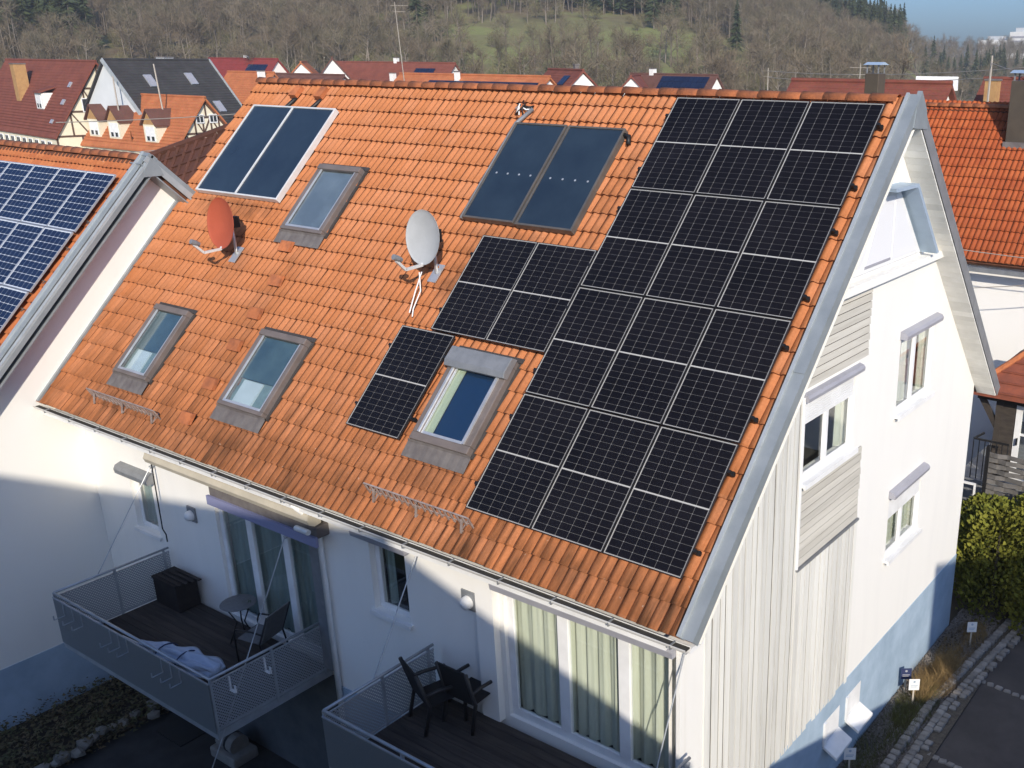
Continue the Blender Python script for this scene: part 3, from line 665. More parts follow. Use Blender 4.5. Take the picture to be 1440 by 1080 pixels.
# ------------------------------------------------------------------ satellite dishes
M_DISHR = mat('red_dish', (.40, .085, .04), (.36, .075, .035), scale=3, rough=.6)
M_DISHG = mat('grey_dish', (.40, .41, .41), (.36, .37, .37), scale=3, rough=.55)
def dish(u, v, label, dm, sc=1.0, yaw=0):
    p = rf(u, v, -.14); e = thing('satellite_dish', label, 'satellite dish', p, (0, 0, R(yaw)))
    MB().tube([(0, 0, -.02), (0, 0, .25), (0, -.02, .62)], .028, 8).build('mast', M_ALU, e, True, smooth=True)
    bp = MB(); bp.prism([(-.09, -.12, -.10), (.09, -.12, -.10), (.09, .12, .14), (-.09, .12, .14)], (0, -.012, .012)); bp.build('foot_plate', M_ALU, e, True)
    tilt = R(8); cy, cz = -.16, .62
    def Md(x, y, z): # local dish: x right, y up, z forward(-Y)
        Y = y * math.cos(tilt) - z * math.sin(tilt) * -1 * 0; 
        return (x, cy - z * math.cos(tilt) + y * math.sin(tilt), cz + y * math.cos(tilt) + z * math.sin(tilt))
    mb = MB(); n = 28; prof = [(.001, 0), (.15, .008), (.28, .03), (.38, .056), (.42, .07), (.425, .075), (.42, .06), (.38, .044), (.28, .018), (.15, -.004), (.001, -.012)]
    mb.lathe(prof, n, lambda x, y, z: Md(x * .95 * sc, y * 1.08 * sc, z)); mb.build('reflector', dm, e, True, smooth=True)
    br = MB(); br.box(-.06, .06, -.1, .12, .52, .72); br.bar((-.05, -.06, .72), (-.05, -.12, .95), .03, .03); br.bar((.05, -.06, .72), (.05, -.12, .95), .03, .03); br.build('bracket', M_BLACK, e, True)
    b0 = Vector(Md(0, -.46 * sc, .06)); b1 = b0 + Vector((0, -.34, -.02)); b2 = b0 + Vector((0, -.50, .14))
    MB().bar(Vector(Md(0, -.30, -.03)), b0, .05, .04).bar(b0, b1, .045, .04).bar(b1, b2, .045, .04).build('feed_arm', M_ALUW, e, True)
    MB().tube([b2 + Vector((0, -.05, .07)), b2 + Vector((0, .03, .03)), b2 + Vector((0, .10, -.0))], [.045, .05, .035], 10).build('receiver', M_GREYM, e, True)
    return e
dish(-8.0, 3.12, 'red satellite dish on the roof below the twin collectors', M_DISHR, 1.0)
gd = dish(-2.95, 3.42, 'grey satellite dish on the roof beside the panel pair', M_DISHG, .93)
MB().tube([(0, -.35, .1), (.05, -.40, -.18), (.02, -.55, -.44), (.06, -.62, -.55)], .01, 6).tube([(0, -.3, .1), (-.05, -.42, -.2), (-.02, -.6, -.5)], .01, 6).build('cable', M_WHITEW, gd, True)
# ------------------------------------------------------------------ snow guards, step tiles
M_GALV = mat('galvanised', (.40, .34, .31), (.27, .20, .17), scale=8, rough=.5, metal=.3)
def snow_guard(u0, u1, v, label):
    W = u1 - u0; e = thing('snow_guard', label, 'snow guard', rf(u0, v, -.13), (PA, 0, 0))
    MB().bar((0, .02, .19), (W, .02, .19), .02, .03).build('top_rail', M_GALV, e, True)
    MB().bar((0, -.02, .05), (W, -.02, .05), .015, .02).build('bottom_rail', M_GALV, e, True)
    n = int(W / .11)
    for k in range(n + 1): x = W * k / n; MB().bar((x, -.045, .0), (x, .02, .19), .030, .02).build('slat', M_GALV, e, True)
    for x in (.15, W / 2, W - .15): MB().bar((x, -.16, .0), (x, .0, .12), .03, .02).bar((x, -.16, .0), (x, .05, -.01), .03, .012).build('bracket', M_GALV, e, True)
snow_guard(-9.35, -7.2, -.15, 'snow guard on the eave below the leftmost roof window')
snow_guard(-1.85, .18, -.16, 'snow guard on the eave below the large roof window')
for k, (u, v) in enumerate(((-6.45, 2.77), (-6.45, 2.08), (-6.45, 1.43), (-6.45, .66), (-6.5, -.02), (-6.75, 3.47), (-4.9, 3.1))):
    q = MB(); q.prism([(-.15, -.1, .0), (.15, -.1, .0), (.15, .10, .03), (-.15, .10, .03)], (0, -.03, .06)); o = q.mesh('step_tile', M_RIDGE)
    if k < 6: o = put('step_tile', o, roof, True); o.matrix_local = Matrix.Translation(rf(u, v, -.12)) @ Matrix.Rotation(PA, 4, 'X')
# ridge chimney
ch = thing('chimney', 'brown metal clad chimney with blue cap behind the ridge', 'chimney', (2.72, 6.25, 4.2))
M_CHB = mat('bronze_cladding', (.13, .105, .075), (.10, .08, .06), scale=2, rough=.4, metal=.4)
MB().box(-.11, .11, -.13, .13, -.3, 1.24).build('shaft', M_CHB, ch, True, bevel=.008)
for x in (-.09, .09):
    for y in (-.11, .11): MB().box(x - .008, x + .008, y - .008, y + .008, 1.24, 1.36).build('cap_post', M_GREYM, ch, True)
MB().prism([(-.14, -.16, 1.36), (-.14, .16, 1.36), (-.14, 0, 1.40)], (.28, 0, 0)).build('cap', M_HOOD, ch, True)
# ------------------------------------------------------------------ left neighbour
LORG = (-3.33, -1.88); LX = -10.905; LXV = -10.56
def lrf(u, v, h=0.0): p = rf(u, v, h); return Vector((p.x, p.y + LORG[0], p.z + LORG[1]))
lh = thing('neighbour_house', 'white neighbouring house on the left with blue solar panels and zinc verge', 'house', (-17, 2.2, -6.87))
M_TILEL = tile_mat('clay_tile_left', [(.42, .13, .05), (.48, .16, .06), (.50, .18, .07)], LXV - .18, -.59, LORG, .6)
vRL = 8.0; LYR = lrf(0, vRL, -.13).y; LZR = lrf(0, vRL, -.13).z
ML = lambda s, t, d: (LX + d, s, t)
lz = lambda y, h: (y - LORG[0]) * TA + LORG[1] + h / CA
wall_mesh(ML, (-4.4, 9.0, -7.5, 6), [], [(-TA, 1, LORG[1] - LORG[0] * TA - .33 / CA), (TA, 1, 2 * LYR * TA + LORG[1] - LORG[0] * TA - .33 / CA)]).build('gable_wall', M_WHITE, lh)
MB().box(-24, LX - .25, -4.4, -4.2, -7.5, -1.9).build('wall', M_WHITE, lh)
MB().box(LX - .001, LX + .014, -4.41, .36, -7.5, -5.52).build('plinth', M_BLUE, lh)
q = MB()
p1, p2, p3_, p4_ = [(lrf(0, v, h).y, lrf(0, v, h).z) for v, h in ((-.6, -.205), (vRL, -.205), (vRL, -.30), (-.6, -.30))]
mirL = lambda c: (2 * LYR - c[0], c[1])
for A, B, C_, D in ((p1, p2, p3_, p4_), (mirL(p1), mirL(p2), mirL(p3_), mirL(p4_))):
    q.prism([(-24, *A), (-24, *B), (-24, *C_), (-24, *D)], (24 + LXV - .1, 0, 0))
lroof = q.build('roof', M_DECK, lh)
tile_roof(lroof, M_TILEL, LORG, 38, 25, lambda u, v: 0 if u > -11.6 and v > 2.5 else (2 if v < 2 else 1), 60, LXV - .18, -.59)
ridge_caps(lroof, -23, LXV - .3, LYR, lz(LYR, -.15))
def lstrip(u0, u1, h0, h1, m, nm, back=False, v0=-.6):
    p = [lrf(u, v, h) for h in (h0, h1) for (u, v) in ((u0, v0), (u1, v0), (u1, vRL + .08), (u0, vRL + .08))]
    if back: p = [Vector((k.x, 2 * LYR - k.y, k.z)) for k in p]
    MB().hexa(p).build(nm, m, lh)
lstrip(LXV - .20, LXV - .155, -.19, -.03, M_ZINCL, 'verge_upstand')
lstrip(LXV - .154, LXV - .05, -.10, -.07, M_ZINC, 'verge_sheet')
lstrip(LXV - .049, LXV + .05, -.155, -.115, M_ZINCL, 'verge_sheet')
lstrip(LXV + .03, LXV + .055, -.235, -.156, M_ZINC, 'verge_fascia')
MB().prism([(LXV - .1, LYR - .16, LZR - .2), (LXV - .1, LYR, LZR + .02), (LXV - .1, LYR + .16, LZR - .2), (LXV - .1, LYR + .2, LZR - .34), (LXV - .1, LYR - .2, LZR - .34)], (.16, 0, 0)).build('verge_cap', M_ZINC, lh)
lstrip(LXV - .20, LXV + .05, -.14, -.06, M_ZINC, 'verge_sheet', True, 2.5)
lstrip(LXV + .03, LXV + .055, -.26, -.141, M_ZINCL, 'verge_fascia', True, 2.5)
lstrip(LX + .003, LXV + .029, -.345, -.32, M_ZINC, 'soffit'); lstrip(LX + .003, LXV + .029, -.345, -.32, M_ZINC, 'soffit', True, 2.5)
mf2, mb2, mc2, _ = pv_meshes(1.03, 1.36, 6, 9, False, M_ALU, M_BACK2, M_CELLB, .007, .007, .018, 'b')
for j in range(3):
    for i in range(6):
        u = -10.97 - .04 * j - (i + 1) * 1.045; v = vRL - .53 - (j + 1) * 1.375
        e = thing('photovoltaic_module', 'blue solar panel on the left neighbour roof, %s row, %s from the zinc verge' % (('top', 'middle', 'lowest')[j], ('first', 'second', 'third', 'fourth', 'fifth', 'sixth')[i]), 'solar panel', lrf(u, v, -.03), (PA, 0, 0), 'blue solar panels on the left neighbour')
        put('frame', mf2, e, True); put('backsheet', mb2, e, True); put('cell_field', mc2, e, True)
        if i == 0:
            for y in (.3, 1.05): MB().tube([(1.03, y, -.04), (1.10, y, -.06), (1.12, y - .06, -.03)], .012, 6).build('hook', M_BRZ, e, True)
# dark annex roof wedged behind the two houses
M_TILED = tile_mat('dark_tile', [(.075, .032, .024), (.095, .04, .03), (.065, .03, .022)], -10, -.59, (6.2, -1.2), .5)
ax = thing('annex_roof', 'dark brown tiled annex roof wedged between the left neighbour and the main roof', 'roof', (-15, 8, -5))
a0, a1, b0, b1 = Vector((-17.4, 5.5, 2.8)), Vector((-12.4, 6.3, 4.2)), Vector((-14.6, 3.0, .9)), Vector((-10.95, 3.7, 1.9))
nn = (a1 - a0).cross(b0 - a0).normalized(); nn = nn if nn.z > 0 else -nn
q = MB(); q.hexa([b0, b1, a1, a0, b0 + nn * .15, b1 + nn * .15, a1 + nn * .15, a0 + nn * .15]); q.build('deck', M_TILED, ax)
for k in range(9): t_ = k / 9; MB().bar(b0.lerp(a0, t_) + nn * .17, b1.lerp(a1, t_) + nn * .17, .05, .05, nn).build('tile_course', M_TILED, ax)
for k in range(15): t_ = (k + .5) / 15; MB().tube([b0.lerp(b1, t_) + nn * .15, a0.lerp(a1, t_) + nn * .15], .06, 6).build('tile_roll', M_TILED, ax)
MB().tube([a0 + nn * .15, a1 + nn * .15], .11, 8).build('ridge_tile', M_TILED, ax)
MB().box(-16.5, -11.2, 6.3, 10, -6.6, 2.6).build('wall', M_WHITE, ax)
# ------------------------------------------------------------------ right neighbour
RORG = (18.0 + .1, .61 + .12)
M_TILER = tile_mat('red_tile_right', [(.34, .072, .020), (.40, .090, .025), (.44, .110, .031)], 12, 0, RORG, .45, (.13, .035, .018))
rh = thing('neighbour_house', 'white neighbouring house on the right with red orange tiled roof and dark chimney', 'house', (4, 21.5, -5.7))
vRR = 5.25; RYR = RORG[0] + vRR * CA + .1; RZR = RORG[1] + vRR * SA
def rrf(u, v, h=0.0): p = rf(u, v, h); return Vector((p.x, p.y + RORG[0], p.z + RORG[1]))
q = MB(); pts_ = [(rrf(0, v, h).y, rrf(0, v, h).z) for v, h in ((-.1, -.21), (vRR, -.21), (vRR, -.30), (-.1, -.30))]
q.prism([(-7, *k) for k in pts_], (19.2, 0, 0)); mr_ = lambda c: (2 * RYR - c[0], c[1]); q.prism([(-7, *mr_(k)) for k in pts_], (19.2, 0, 0))
rroof = q.build('roof', M_DECK, rh)
tile_roof(rroof, M_TILER, RORG, 62, 16, lambda u, v: 0 if -1.5 < u < 4.2 else 1, 240, 12.1, -.05)
ridge_caps(rroof, -7, 12, RYR, RZR - .1)
MB().box(-6.7, 11.8, RORG[0] + .35, RORG[0] + 7.2, -6.5, RORG[1] - .2).build('wall', M_WHITE, rh)
MB().box(-7, 12.2, RORG[0] - .16, RORG[0] - .03, RORG[1] - .42, RORG[1] - .30).build('gutter', M_GREYM, rh)
c = rrf(.72, 4.22, -.2); cho = bpy.data.objects.new('chimney', None); COL.objects.link(cho); cho.parent = rh; cho.location = c - Vector(rh.location)
MB().box(-.28, .28, -.28, .28, -.6, 1.55).build('shaft', M_CHB, cho, True, bevel=.01)
MB().box(-.33, .33, -.34, .34, -.35, -.1).build('collar', M_LEAD, cho, True)
for x in (-.22, .22):
    for y in (-.22, .22): MB().box(x - .02, x + .02, y - .02, y + .02, 1.55, 1.75).build('cap_post', M_GREYM, cho, True)
MB().prism([(-.34, -.34, 1.75), (-.34, .34, 1.75), (-.34, 0, 1.83)], (.68, 0, 0)).build('cap', M_HOOD, cho, True)
o = bpy.data.objects.new('roof_hatch', None); COL.objects.link(o); o.parent = rh; o.location = rrf(-1.75, 2.95, -.15) - Vector(rh.location); o.rotation_euler = (PA, 0, 0)
MB().box(-.3, .3, -.05, .62, 0, .10).build('frame', M_BLACK, o, True); MB().box(-.24, .24, 0, .56, .10, .108).build('pane', M_LAV, o, True); MB().box(-.05, .35, -.2, -.06, 0, .06).build('apron', M_ALU, o, True)
# terrace with porch beside the right neighbour
tr = thing('porch', 'dark timber porch with small red hipped roof behind the gable', 'porch', (4.5, 15.5, -3.7))
MB().box(2.3, 7.5, 13.56, 18.3, -7, -3.75).build('terrace', M_GREYM, tr)
M_DKW = mat('dark_timber', (.035, .028, .024), (.06, .05, .04), scale=3, rough=.8, stretch=(1, 1, 4))
M_TILEP = mat('porch_tile', (.26, .075, .04), (.17, .055, .035), scale=3, rough=.85, bump=.3)
q = MB(); E = [(2.45, 13.6, -1.55), (6.6, 13.6, -1.55), (6.6, 17.6, -1.55), (2.45, 17.6, -1.55)]; T = [(4.0, 15.4, -.25), (5.2, 15.4, -.25)]
q.add(E + T + [(x, y, z - .12) for x, y, z in E], [(0, 1, 5, 4), (1, 2, 5), (2, 3, 4, 5), (3, 0, 4), (6, 7, 1, 0), (7, 8, 2, 1), (8, 9, 3, 2), (9, 6, 0, 3), (6, 7, 8, 9)]); pr_ = q.build('roof', M_TILEP, tr)
for a, b in (((2.45, 13.6, -1.5), (4.0, 15.4, -.2)), ((6.6, 13.6, -1.5), (5.2, 15.4, -.2))): MB().tube([a, b], .07, 8).build('hip_tile', M_RIDGE, pr_)
for n_ in range(7):
    t = n_ / 7; a = Vector((2.45, 13.6, -1.52)).lerp(Vector((4, 15.4, -.22)), t); b = Vector((6.6, 13.6, -1.52)).lerp(Vector((5.2, 15.4, -.22)), t); MB().bar(a, b, .05, .035).build('tile_course', M_TILEP, pr_)
for x in (2.95, 6.2): MB().box(x, x + .16, 14.0, 14.16, -3.75, -1.6).build('post', M_DKW, tr)
MB().bar((2.55, 14.08, -1.8), (3.05, 14.08, -2.6), .12, .12).build('brace', M_DKW, tr)
MB().box(2.5, 6.5, 13.98, 14.18, -1.86, -1.68).build('beam', M_DKW, tr)
MB().box(3.11, 3.4, 14.02, 14.12, -3.75, -1.87).build('side_panel', M_DKW, tr)
q = MB(); q.box(3.42, 4.3, 14.05, 14.12, -3.75, -3.5); q.box(3.42, 3.56, 14.05, 14.12, -3.5, -1.9); q.box(4.16, 4.3, 14.05, 14.12, -3.5, -1.9); q.box(3.56, 4.16, 14.05, 14.12, -2.0, -1.9); q.box(3.56, 4.16, 14.06, 14.11, -2.62, -2.57); dr = q.build('door', M_WHITEW, tr)
MB().box(3.56, 4.16, 14.08, 14.09, -3.5, -2.0).build('pane', M_GLASS, dr); MB().box(3.50, 3.53, 13.98, 14.04, -2.85, -2.68).build('handle', M_BLACK, dr)
rl = thing('terrace_railing', 'dark metal railing on the terrace behind the gable', 'railing', (2.9, 13, -3.7))
q = MB(); MB().bar((2.62, 13.65, -2.75), (3.45, 13.65, -2.75), .04, .04).build('top_rail', M_BLACK, rl); MB().bar((2.62, 13.65, -2.75), (2.75, 14.0, -2.70), .04, .04).build('top_rail', M_BLACK, rl)
for k in range(7): MB().bar((2.62 + .135 * k, 13.65, -3.75), (2.62 + .135 * k, 13.65, -2.77), .02, .02).build('baluster', M_BLACK, rl)
wf = thing('woven_fence', 'dark woven slat fence above the hedge', 'fence', (3.9, 12.7, -4.6))
M_WOV = mat('woven_slat', (.10, .095, .09), (.16, .15, .14), scale=5, rough=.8)
for k in range(16):
    z = -4.7 + k * .13; n = 12; vs = []
    for i in range(n + 1): x = 3.28 + 2.4 * i / n; y = 12.7 + .035 * math.sin(i * math.pi / 1.5 + (k % 2) * math.pi); vs += [(x, y, z), (x, y, z + .105), (x, y + .012, z + .105), (x, y + .012, z)]
    q = MB(); q.add(vs, [(4 * i + a, 4 * i + (a + 1) % 4, 4 * i + 4 + (a + 1) % 4, 4 * i + 4 + a) for i in range(n) for a in range(4)]); q.build('slat', M_WOV, wf)
for x in (3.25, 4.5, 5.7): MB().box(x - .04, x + .04, 12.66, 12.76, -5.6, -2.5).build('post', M_BLACK, wf)
# white garden furniture at the corner
gc = thing('garden_chair', 'white garden chair half hidden behind the house corner', 'chair', (2.62, 12.75, -4.5))
MB().box(2.3, 3.25, 12.3, 13.55, -6.5, -4.505).build('step', M_GREYM, tr)
MB().bar((.0, 0, 0), (.0, 0, 1.0), .05, .04).bar((.4, 0, 0), (.4, 0, 1.0), .05, .04).bar((0, 0, .98), (.4, 0, .98), .04, .05).build('back_frame', M_WHITEW, gc, True)
MB().box(0, .42, -.45, 0, .42, .46).build('seat', M_WHITEW, gc, True)
for x in (.02, .4): MB().bar((x, -.43, 0), (x, -.43, .42), .04, .04).build('leg', M_WHITEW, gc, True)
# ------------------------------------------------------------------ balconies
def perf(name, col, hole, sc):
    m, N, L, b = node_mat(name); b.inputs['Base Color'].default_value = (*col, 1); b.inputs['Roughness'].default_value = .5; b.inputs['Metallic'].default_value = .3
    tc = N.new('ShaderNodeTexCoord'); sp = N.new('ShaderNodeSeparateXYZ'); L.new(tc.outputs['Object'], sp.inputs[0])
    def s(o, add=None):
        a = N.new('ShaderNodeMath'); a.operation = 'MULTIPLY'; L.new(o, a.inputs[0]); a.inputs[1].default_value = sc
        c = N.new('ShaderNodeMath'); c.operation = 'COSINE'; L.new(a.outputs[0], c.inputs[0]); return c.outputs[0]
    ad = N.new('ShaderNodeMath'); ad.operation = 'ADD'; L.new(sp.outputs[0], ad.inputs[0]); L.new(sp.outputs[1], ad.inputs[1])
    sm = N.new('ShaderNodeMath'); sm.operation = 'MULTIPLY'; L.new(s(ad.outputs[0]), sm.inputs[0]); L.new(s(sp.outputs[2]), sm.inputs[1])
    gt = N.new('ShaderNodeMath'); gt.operation = 'GREATER_THAN'; L.new(sm.outputs[0], gt.inputs[0]); gt.inputs[1].default_value = hole
    tr_ = N.new('ShaderNodeBsdfTransparent'); mx = N.new('ShaderNodeMixShader'); L.new(gt.outputs[0], mx.inputs[0]); L.new(b.outputs[0], mx.inputs[1]); L.new(tr_.outputs[0], mx.inputs[2]); L.new(mx.outputs[0], N['Material Output'].inputs[0]); return m
M_PERF = perf('perforated_sheet', (.34, .36, .38), .25, 2 * math.pi / .055)
M_MESHF = perf('fine_mesh_sheet', (.20, .215, .225), .52, 2 * math.pi / .035)
M_DECKW = mat('weathered_deck', (.066, .053, .044), (.032, .026, .023), scale=2.5, rough=.85, stretch=(.5, 5, 5), rnd=.18, bump=.2)
M_RAIL = mat('galvanised_rail', (.40, .42, .44), (.33, .35, .37), scale=6, rough=.45, metal=.4)
def balcony(X0, X1, Yf, Yw, zf, zr, label, hooks_f=(), hooks_r=()):
    e = thing('balcony', label, 'balcony', ((X0 + X1) / 2, (Yf + Yw) / 2, zf))
    n = round((Yw - Yf - .06) / .145); w = (Yw - Yf - .06) / n
    for k in range(n): MB().box(X0 + .04, X1 - .04, Yf + .04 + k * w, Yf + .04 + (k + 1) * w - .008, zf - .03, zf).build('floor_board', M_DECKW, e)
    for k in range(4): y = Yf + .15 + k * (Yw - Yf - .3) / 3; MB().box(X0 + .02, X1 - .02, y - .04, y + .04, zf - .17, zf - .032).build('joist', M_DKW, e)
    for x in (X0 + .6, X1 - .6): MB().tube([(x, Yf + .12, zf - .23), (x, Yw, zf - .23)], .055, 8).build('bearer', M_DKW, e)
    q = MB(); q.box(X0, X1, Yf - .02, Yf + .02, zf - .16, zf - .02); q.box(X0 - .0, X0 + .04, Yf + .021, Yw, zf - .16, zf - .02); q.box(X1 - .04, X1, Yf + .021, Yw, zf - .16, zf - .02); q.build('edge_beam', M_RAIL, e)
    t = zr - .075
    MB().box(X0, X1, Yf - .035, Yf - .028, zf - .05, t).build('front_sheet', M_MESHF, e)
    for nm, x in (('side_sheet', X0), ('side_sheet', X1)): MB().box(x - .004, x + .004, Yf - .02, Yw - .02, zf + .0, t).build(nm, M_PERF, e)
    q = MB(); 
    for x in (X0, X1): q.bar((x, Yf - .02, t), (x, Yw - .02, t), .025, .02); q.bar((x, Yf - .02, zf + .02), (x, Yw - .02, zf + .02), .03, .03)
    q.bar((X0, Yf - .03, t), (X1, Yf - .03, t), .022, .022); q.build('sheet_trim', M_RAIL, e)
    for a, b in (((X0, Yf, zr), (X1, Yf, zr)), ((X0, Yf, zr), (X0, Yw - .02, zr)), ((X1, Yf, zr), (X1, Yw - .02, zr))): MB().tube([a, b], .022, 8).build('handrail', M_RAIL, e, smooth=True)
    ps = [(X0 + (X1 - X0) * k / 3, Yf) for k in range(4)] + [(x, y) for x in (X0, X1) for y in ((Yf + Yw) / 2, Yw - .12)]
    for x, y in ps: MB().box(x - .018, x + .018, y - .018, y + .018, zf - .1, zr).build('post', M_RAIL, e)
    for x in hooks_f:
        q = MB(); q.bar((x, Yf - .045, t), (x, Yf - .045, t - .24), .02, .008, (1, 0, 0)); q.bar((x, Yf - .045, t - .24), (x, Yf - .22, t - .24), .02, .008); q.bar((x, Yf - .22, t - .24), (x, Yf - .22, t - .16), .02, .008, (1, 0, 0)); q.build('flower_box_bracket', M_RAIL, e)
    for y in hooks_r:
        q = MB(); q.bar((X1 + .012, y, t - .02), (X1 + .012, y, t - .26), .05, .01, (0, 1, 0)); q.bar((X1 + .012, y, t - .26), (X1 + .14, y, t - .26), .05, .01); q.bar((X1 + .14, y, t - .26), (X1 + .14, y, t - .14), .05, .01, (0, 1, 0)); q.build('planter_bracket', M_WHITEW, e)
    return e
balcony(-8.45, -3.85, -1.74, .33, -4.08, -3.17, 'grey steel balcony with folded parasol on the left half of the facade', (-8.1, -7.8, -7.5, -6.6, -6.35, -6.1, -5.1, -4.85, -4.6), (-1.45, -.85))
balcony(-.86, 3.60, -1.90, .0, -3.20, -2.40, 'grey steel balcony in front of the sunlit curtain doors')
def rods(name, pts, label):
    e = thing(name, label, 'cable', pts[-1]); e2 = MB().tube(pts, .009, 6); o = e2.build('rod', M_RAIL, e)
    MB().tube([pts[0], Vector(pts[0]) + Vector((0, .06, .02))], .03, 8).build('anchor', M_RAIL, e); return e
rods('tension_cable', [(-8.55, .30, -1.55), (-8.45, -1.0, -3.17)], 'thin steel cable beside the narrow left window')
rods('tension_cable', [(-3.85, -.2, -1.45), (-3.85, -1.74, -4.3), (-3.95, -2.05, -5.0)], 'thin steel cable crossing the right side of the left balcony')
rods('tension_cable', [(-.97, -.0, -.84), (-.86, -1.1, -2.40)], 'thin steel cable in front of the narrow right window')
rods('tension_cable', [(3.52, -.02, -.95), (3.56, -1.0, -2.9)], 'thin steel cable at the house corner by the curtain doors')
# awnings and lamps on the left half
M_BEIGE = mat('beige_awning', (.50, .45, .35), (.42, .38, .30), scale=2, rough=.6)
aw = thing('awning', 'beige awning cassette under the eave above the left balcony', 'awning', (-5.3, -.2, -1.0))
pl = [(-.04, -1.05), (-.16, -1.07), (-.25, -1.02), (-.28, -.94), (-.24, -.86), (-.14, -.82), (-.04, -.84)]
MB().prism([(-7.55, y, z) for y, z in pl], (4.45, 0, 0)).build('cassette', M_BEIGE, aw)
MB().tube([(-3.35, -.31, -1.10), (-3.05, -.31, -1.10)], .045, 10).build('roller_end', M_ALUW, aw)
for x in (-7.3, -5.4, -3.4): MB().box(x, x + .08, -.04, YL_, -.98, -.88).build('bracket', M_ALU, aw)
aw2 = thing('awning', 'grey blind box with violet valance above the left balcony door', 'awning', (-4.5, -.1, -1.3))
MB().box(-5.9, -3.1, -.14, YL_ - .01, -1.30, -1.10).build('cassette', M_LEAD, aw2, bevel=.02)
MB().box(-5.92, -3.08, -.19, -.145, -1.42, -1.26).build('valance', mat('violet_valance', (.22, .23, .36), rough=.6), aw2)
cr_ = thing('awning_crank', 'thin hanging awning crank beside the left window', 'crank', (-8.45, .2, -3))
MB().tube([(-8.42, .28, -1.3), (-8.42, .26, -2.75), (-8.25, .22, -2.8), (-8.25, .22, -2.95)], .012, 6).build('rod', M_BLACK, cr_)
def lamp(M, s, t, label, m=M_WHITEW):
    e = thing('wall_lamp', label, 'lamp', M(s, t, 0)); MB().box(s - .13, s + .13, t - .15, t + .15, .002, .03, M).build('back_plate', M_GREYM, e, bevel=.01)
    c = Vector(M(s, t - .02, .03)); n = Vector(M(0, 0, 1)) - Vector(M(0, 0, 0)); q = MB(); q.lathe([(.10, 0), (.10, .03), (.085, .08), (.05, .11), (.001, .12)], 16, lambda x, y, z: c + Vector((x, 0, y)) + n * z if abs(n.y) > .5 else c + Vector((0, x, y)) + n * z); q.build('globe', m, e, smooth=True)
lamp(MFL, -7.5, -2.24, 'round white wall lamp beside the left balcony door')
lamp(MFR, -.14, -1.48, 'round white wall lamp beside the sunlit curtain doors')
# ------------------------------------------------------------------ balcony furniture
M_CHAIRG = mat('grey_textile', (.17, .17, .17), (.14, .14, .14), scale=20, rough=.9)
M_CHAIRD = mat('dark_textile', (.02, .018, .017), rough=.9)
M_FRD = mat('dark_frame', (.035, .033, .032), rough=.5, metal=.2)
def chair(label, loc, yaw, seatm, recl=.25, tk=.016):
    e = thing('balcony_chair', label, 'chair', loc, (0, 0, R(yaw)), None)
    n = 6; q = MB(); q.prism([(-.25, -.24, .42), (-.25, .24, .39), (-.25, .24, .41), (-.25, -.24, .44)], (.5, 0, 0)); q.build('seat', seatm, e, True, bevel=.01)
    q = MB(); q.prism([(-.25, .24, .42), (-.25, .24 + recl, 1.0), (-.25, .265 + recl, .99), (-.25, .265, .42)], (.5, 0, 0)); q.build('backrest', seatm, e, True, bevel=.01)
    for s in (-.28, .28):
        MB().tube([(s, -.26, 0), (s, -.27, .5), (s, -.22, .62), (s, .1, .64), (s, .30, .62)], tk, 8).build('arm', M_FRD, e, True, smooth=True)
        MB().tube([(s, .26 + recl * .95, .98), (s, .24, .42), (s, .34, 0)], tk, 8).build('rear_leg', M_FRD, e, True, smooth=True)
    MB().tube([(-.28, -.26, .41), (.28, -.26, .41)], .014, 8).build('crossbar', M_FRD, e, True)
    return e
chair('grey reclining chair beside the round table on the left balcony', (-5.1, -.12, -4.08), -75, M_CHAIRG, .22)
chair('dark chair nearest the rail on the right balcony', (-.36, -.42, -3.2), 160, M_CHAIRD, .14, .028)
chair('dark chair against the wall on the right balcony', (.02, -.12, -3.2), 180, M_CHAIRD, .12, .028)
tb = thing('round_table', 'small round glass table on the left balcony', 'table', (-5.85, .02, -4.08))
MB().lathe([(.001, .70), (.29, .70), (.30, .71), (.29, .72), (.001, .72)], 28).build('table_top', M_CHAIRG, tb, True, smooth=True)
for k in range(3):
    a = k * 2.09 + .4; MB().tube([(.22 * math.cos(a), .22 * math.sin(a), .70), (.07 * math.cos(a), .07 * math.sin(a), .36), (.24 * math.cos(a), .24 * math.sin(a), 0)], .013, 6).build('leg', M_FRD, tb, True, smooth=True)
pp = thing('potted_sprig', 'tiny sprig lying on the round table', 'plant', (-5.7, .1, -3.36))
q = MB(); rr = random.Random(4)
for k in range(26): a = rr.uniform(0, 6.28); r_ = rr.uniform(.01, .08); c = Vector((r_ * math.cos(a), r_ * math.sin(a), rr.uniform(.005, .04))); d = Vector((math.cos(a + 1), math.sin(a + 1), .4)) * .03; q.add([c, c + d, c + d.cross(Vector((0, 0, 1))) * .5], [(0, 1, 2)])
q.build('leaf', mat('dull_leaf', (.06, .08, .04), rough=.8), pp, True, fix=False)
sb = thing('storage_box', 'black storage chest in the corner of the left balcony', 'chest', (-7.8, .0, -4.08))
MB().box(-8.30, -7.55, -.15, .28, -4.07, -3.55).build('body', M_DKBR, sb, bevel=.02)
MB().box(-8.31, -7.54, -.16, .29, -3.549, -3.51).build('lid', M_DKBR, sb)
for k in range(4): MB().bar((-8.25 + .06 * k, -.08 + .09 * k, -3.495 + .012 * k), (-7.45 + .05 * k, -.10 + .10 * k, -3.49 + .013 * k), .055, .02).build('slat', M_DKBR, sb)
um = thing('folded_parasol', 'folded pale blue parasol lying along the left balcony rail', 'parasol', (-5.6, -1.45, -4.0))
M_CLOTH = mat('pale_blue_cloth', (.44, .49, .58), (.36, .41, .50), scale=5, rough=.9, stretch=(.6, 3, 3))
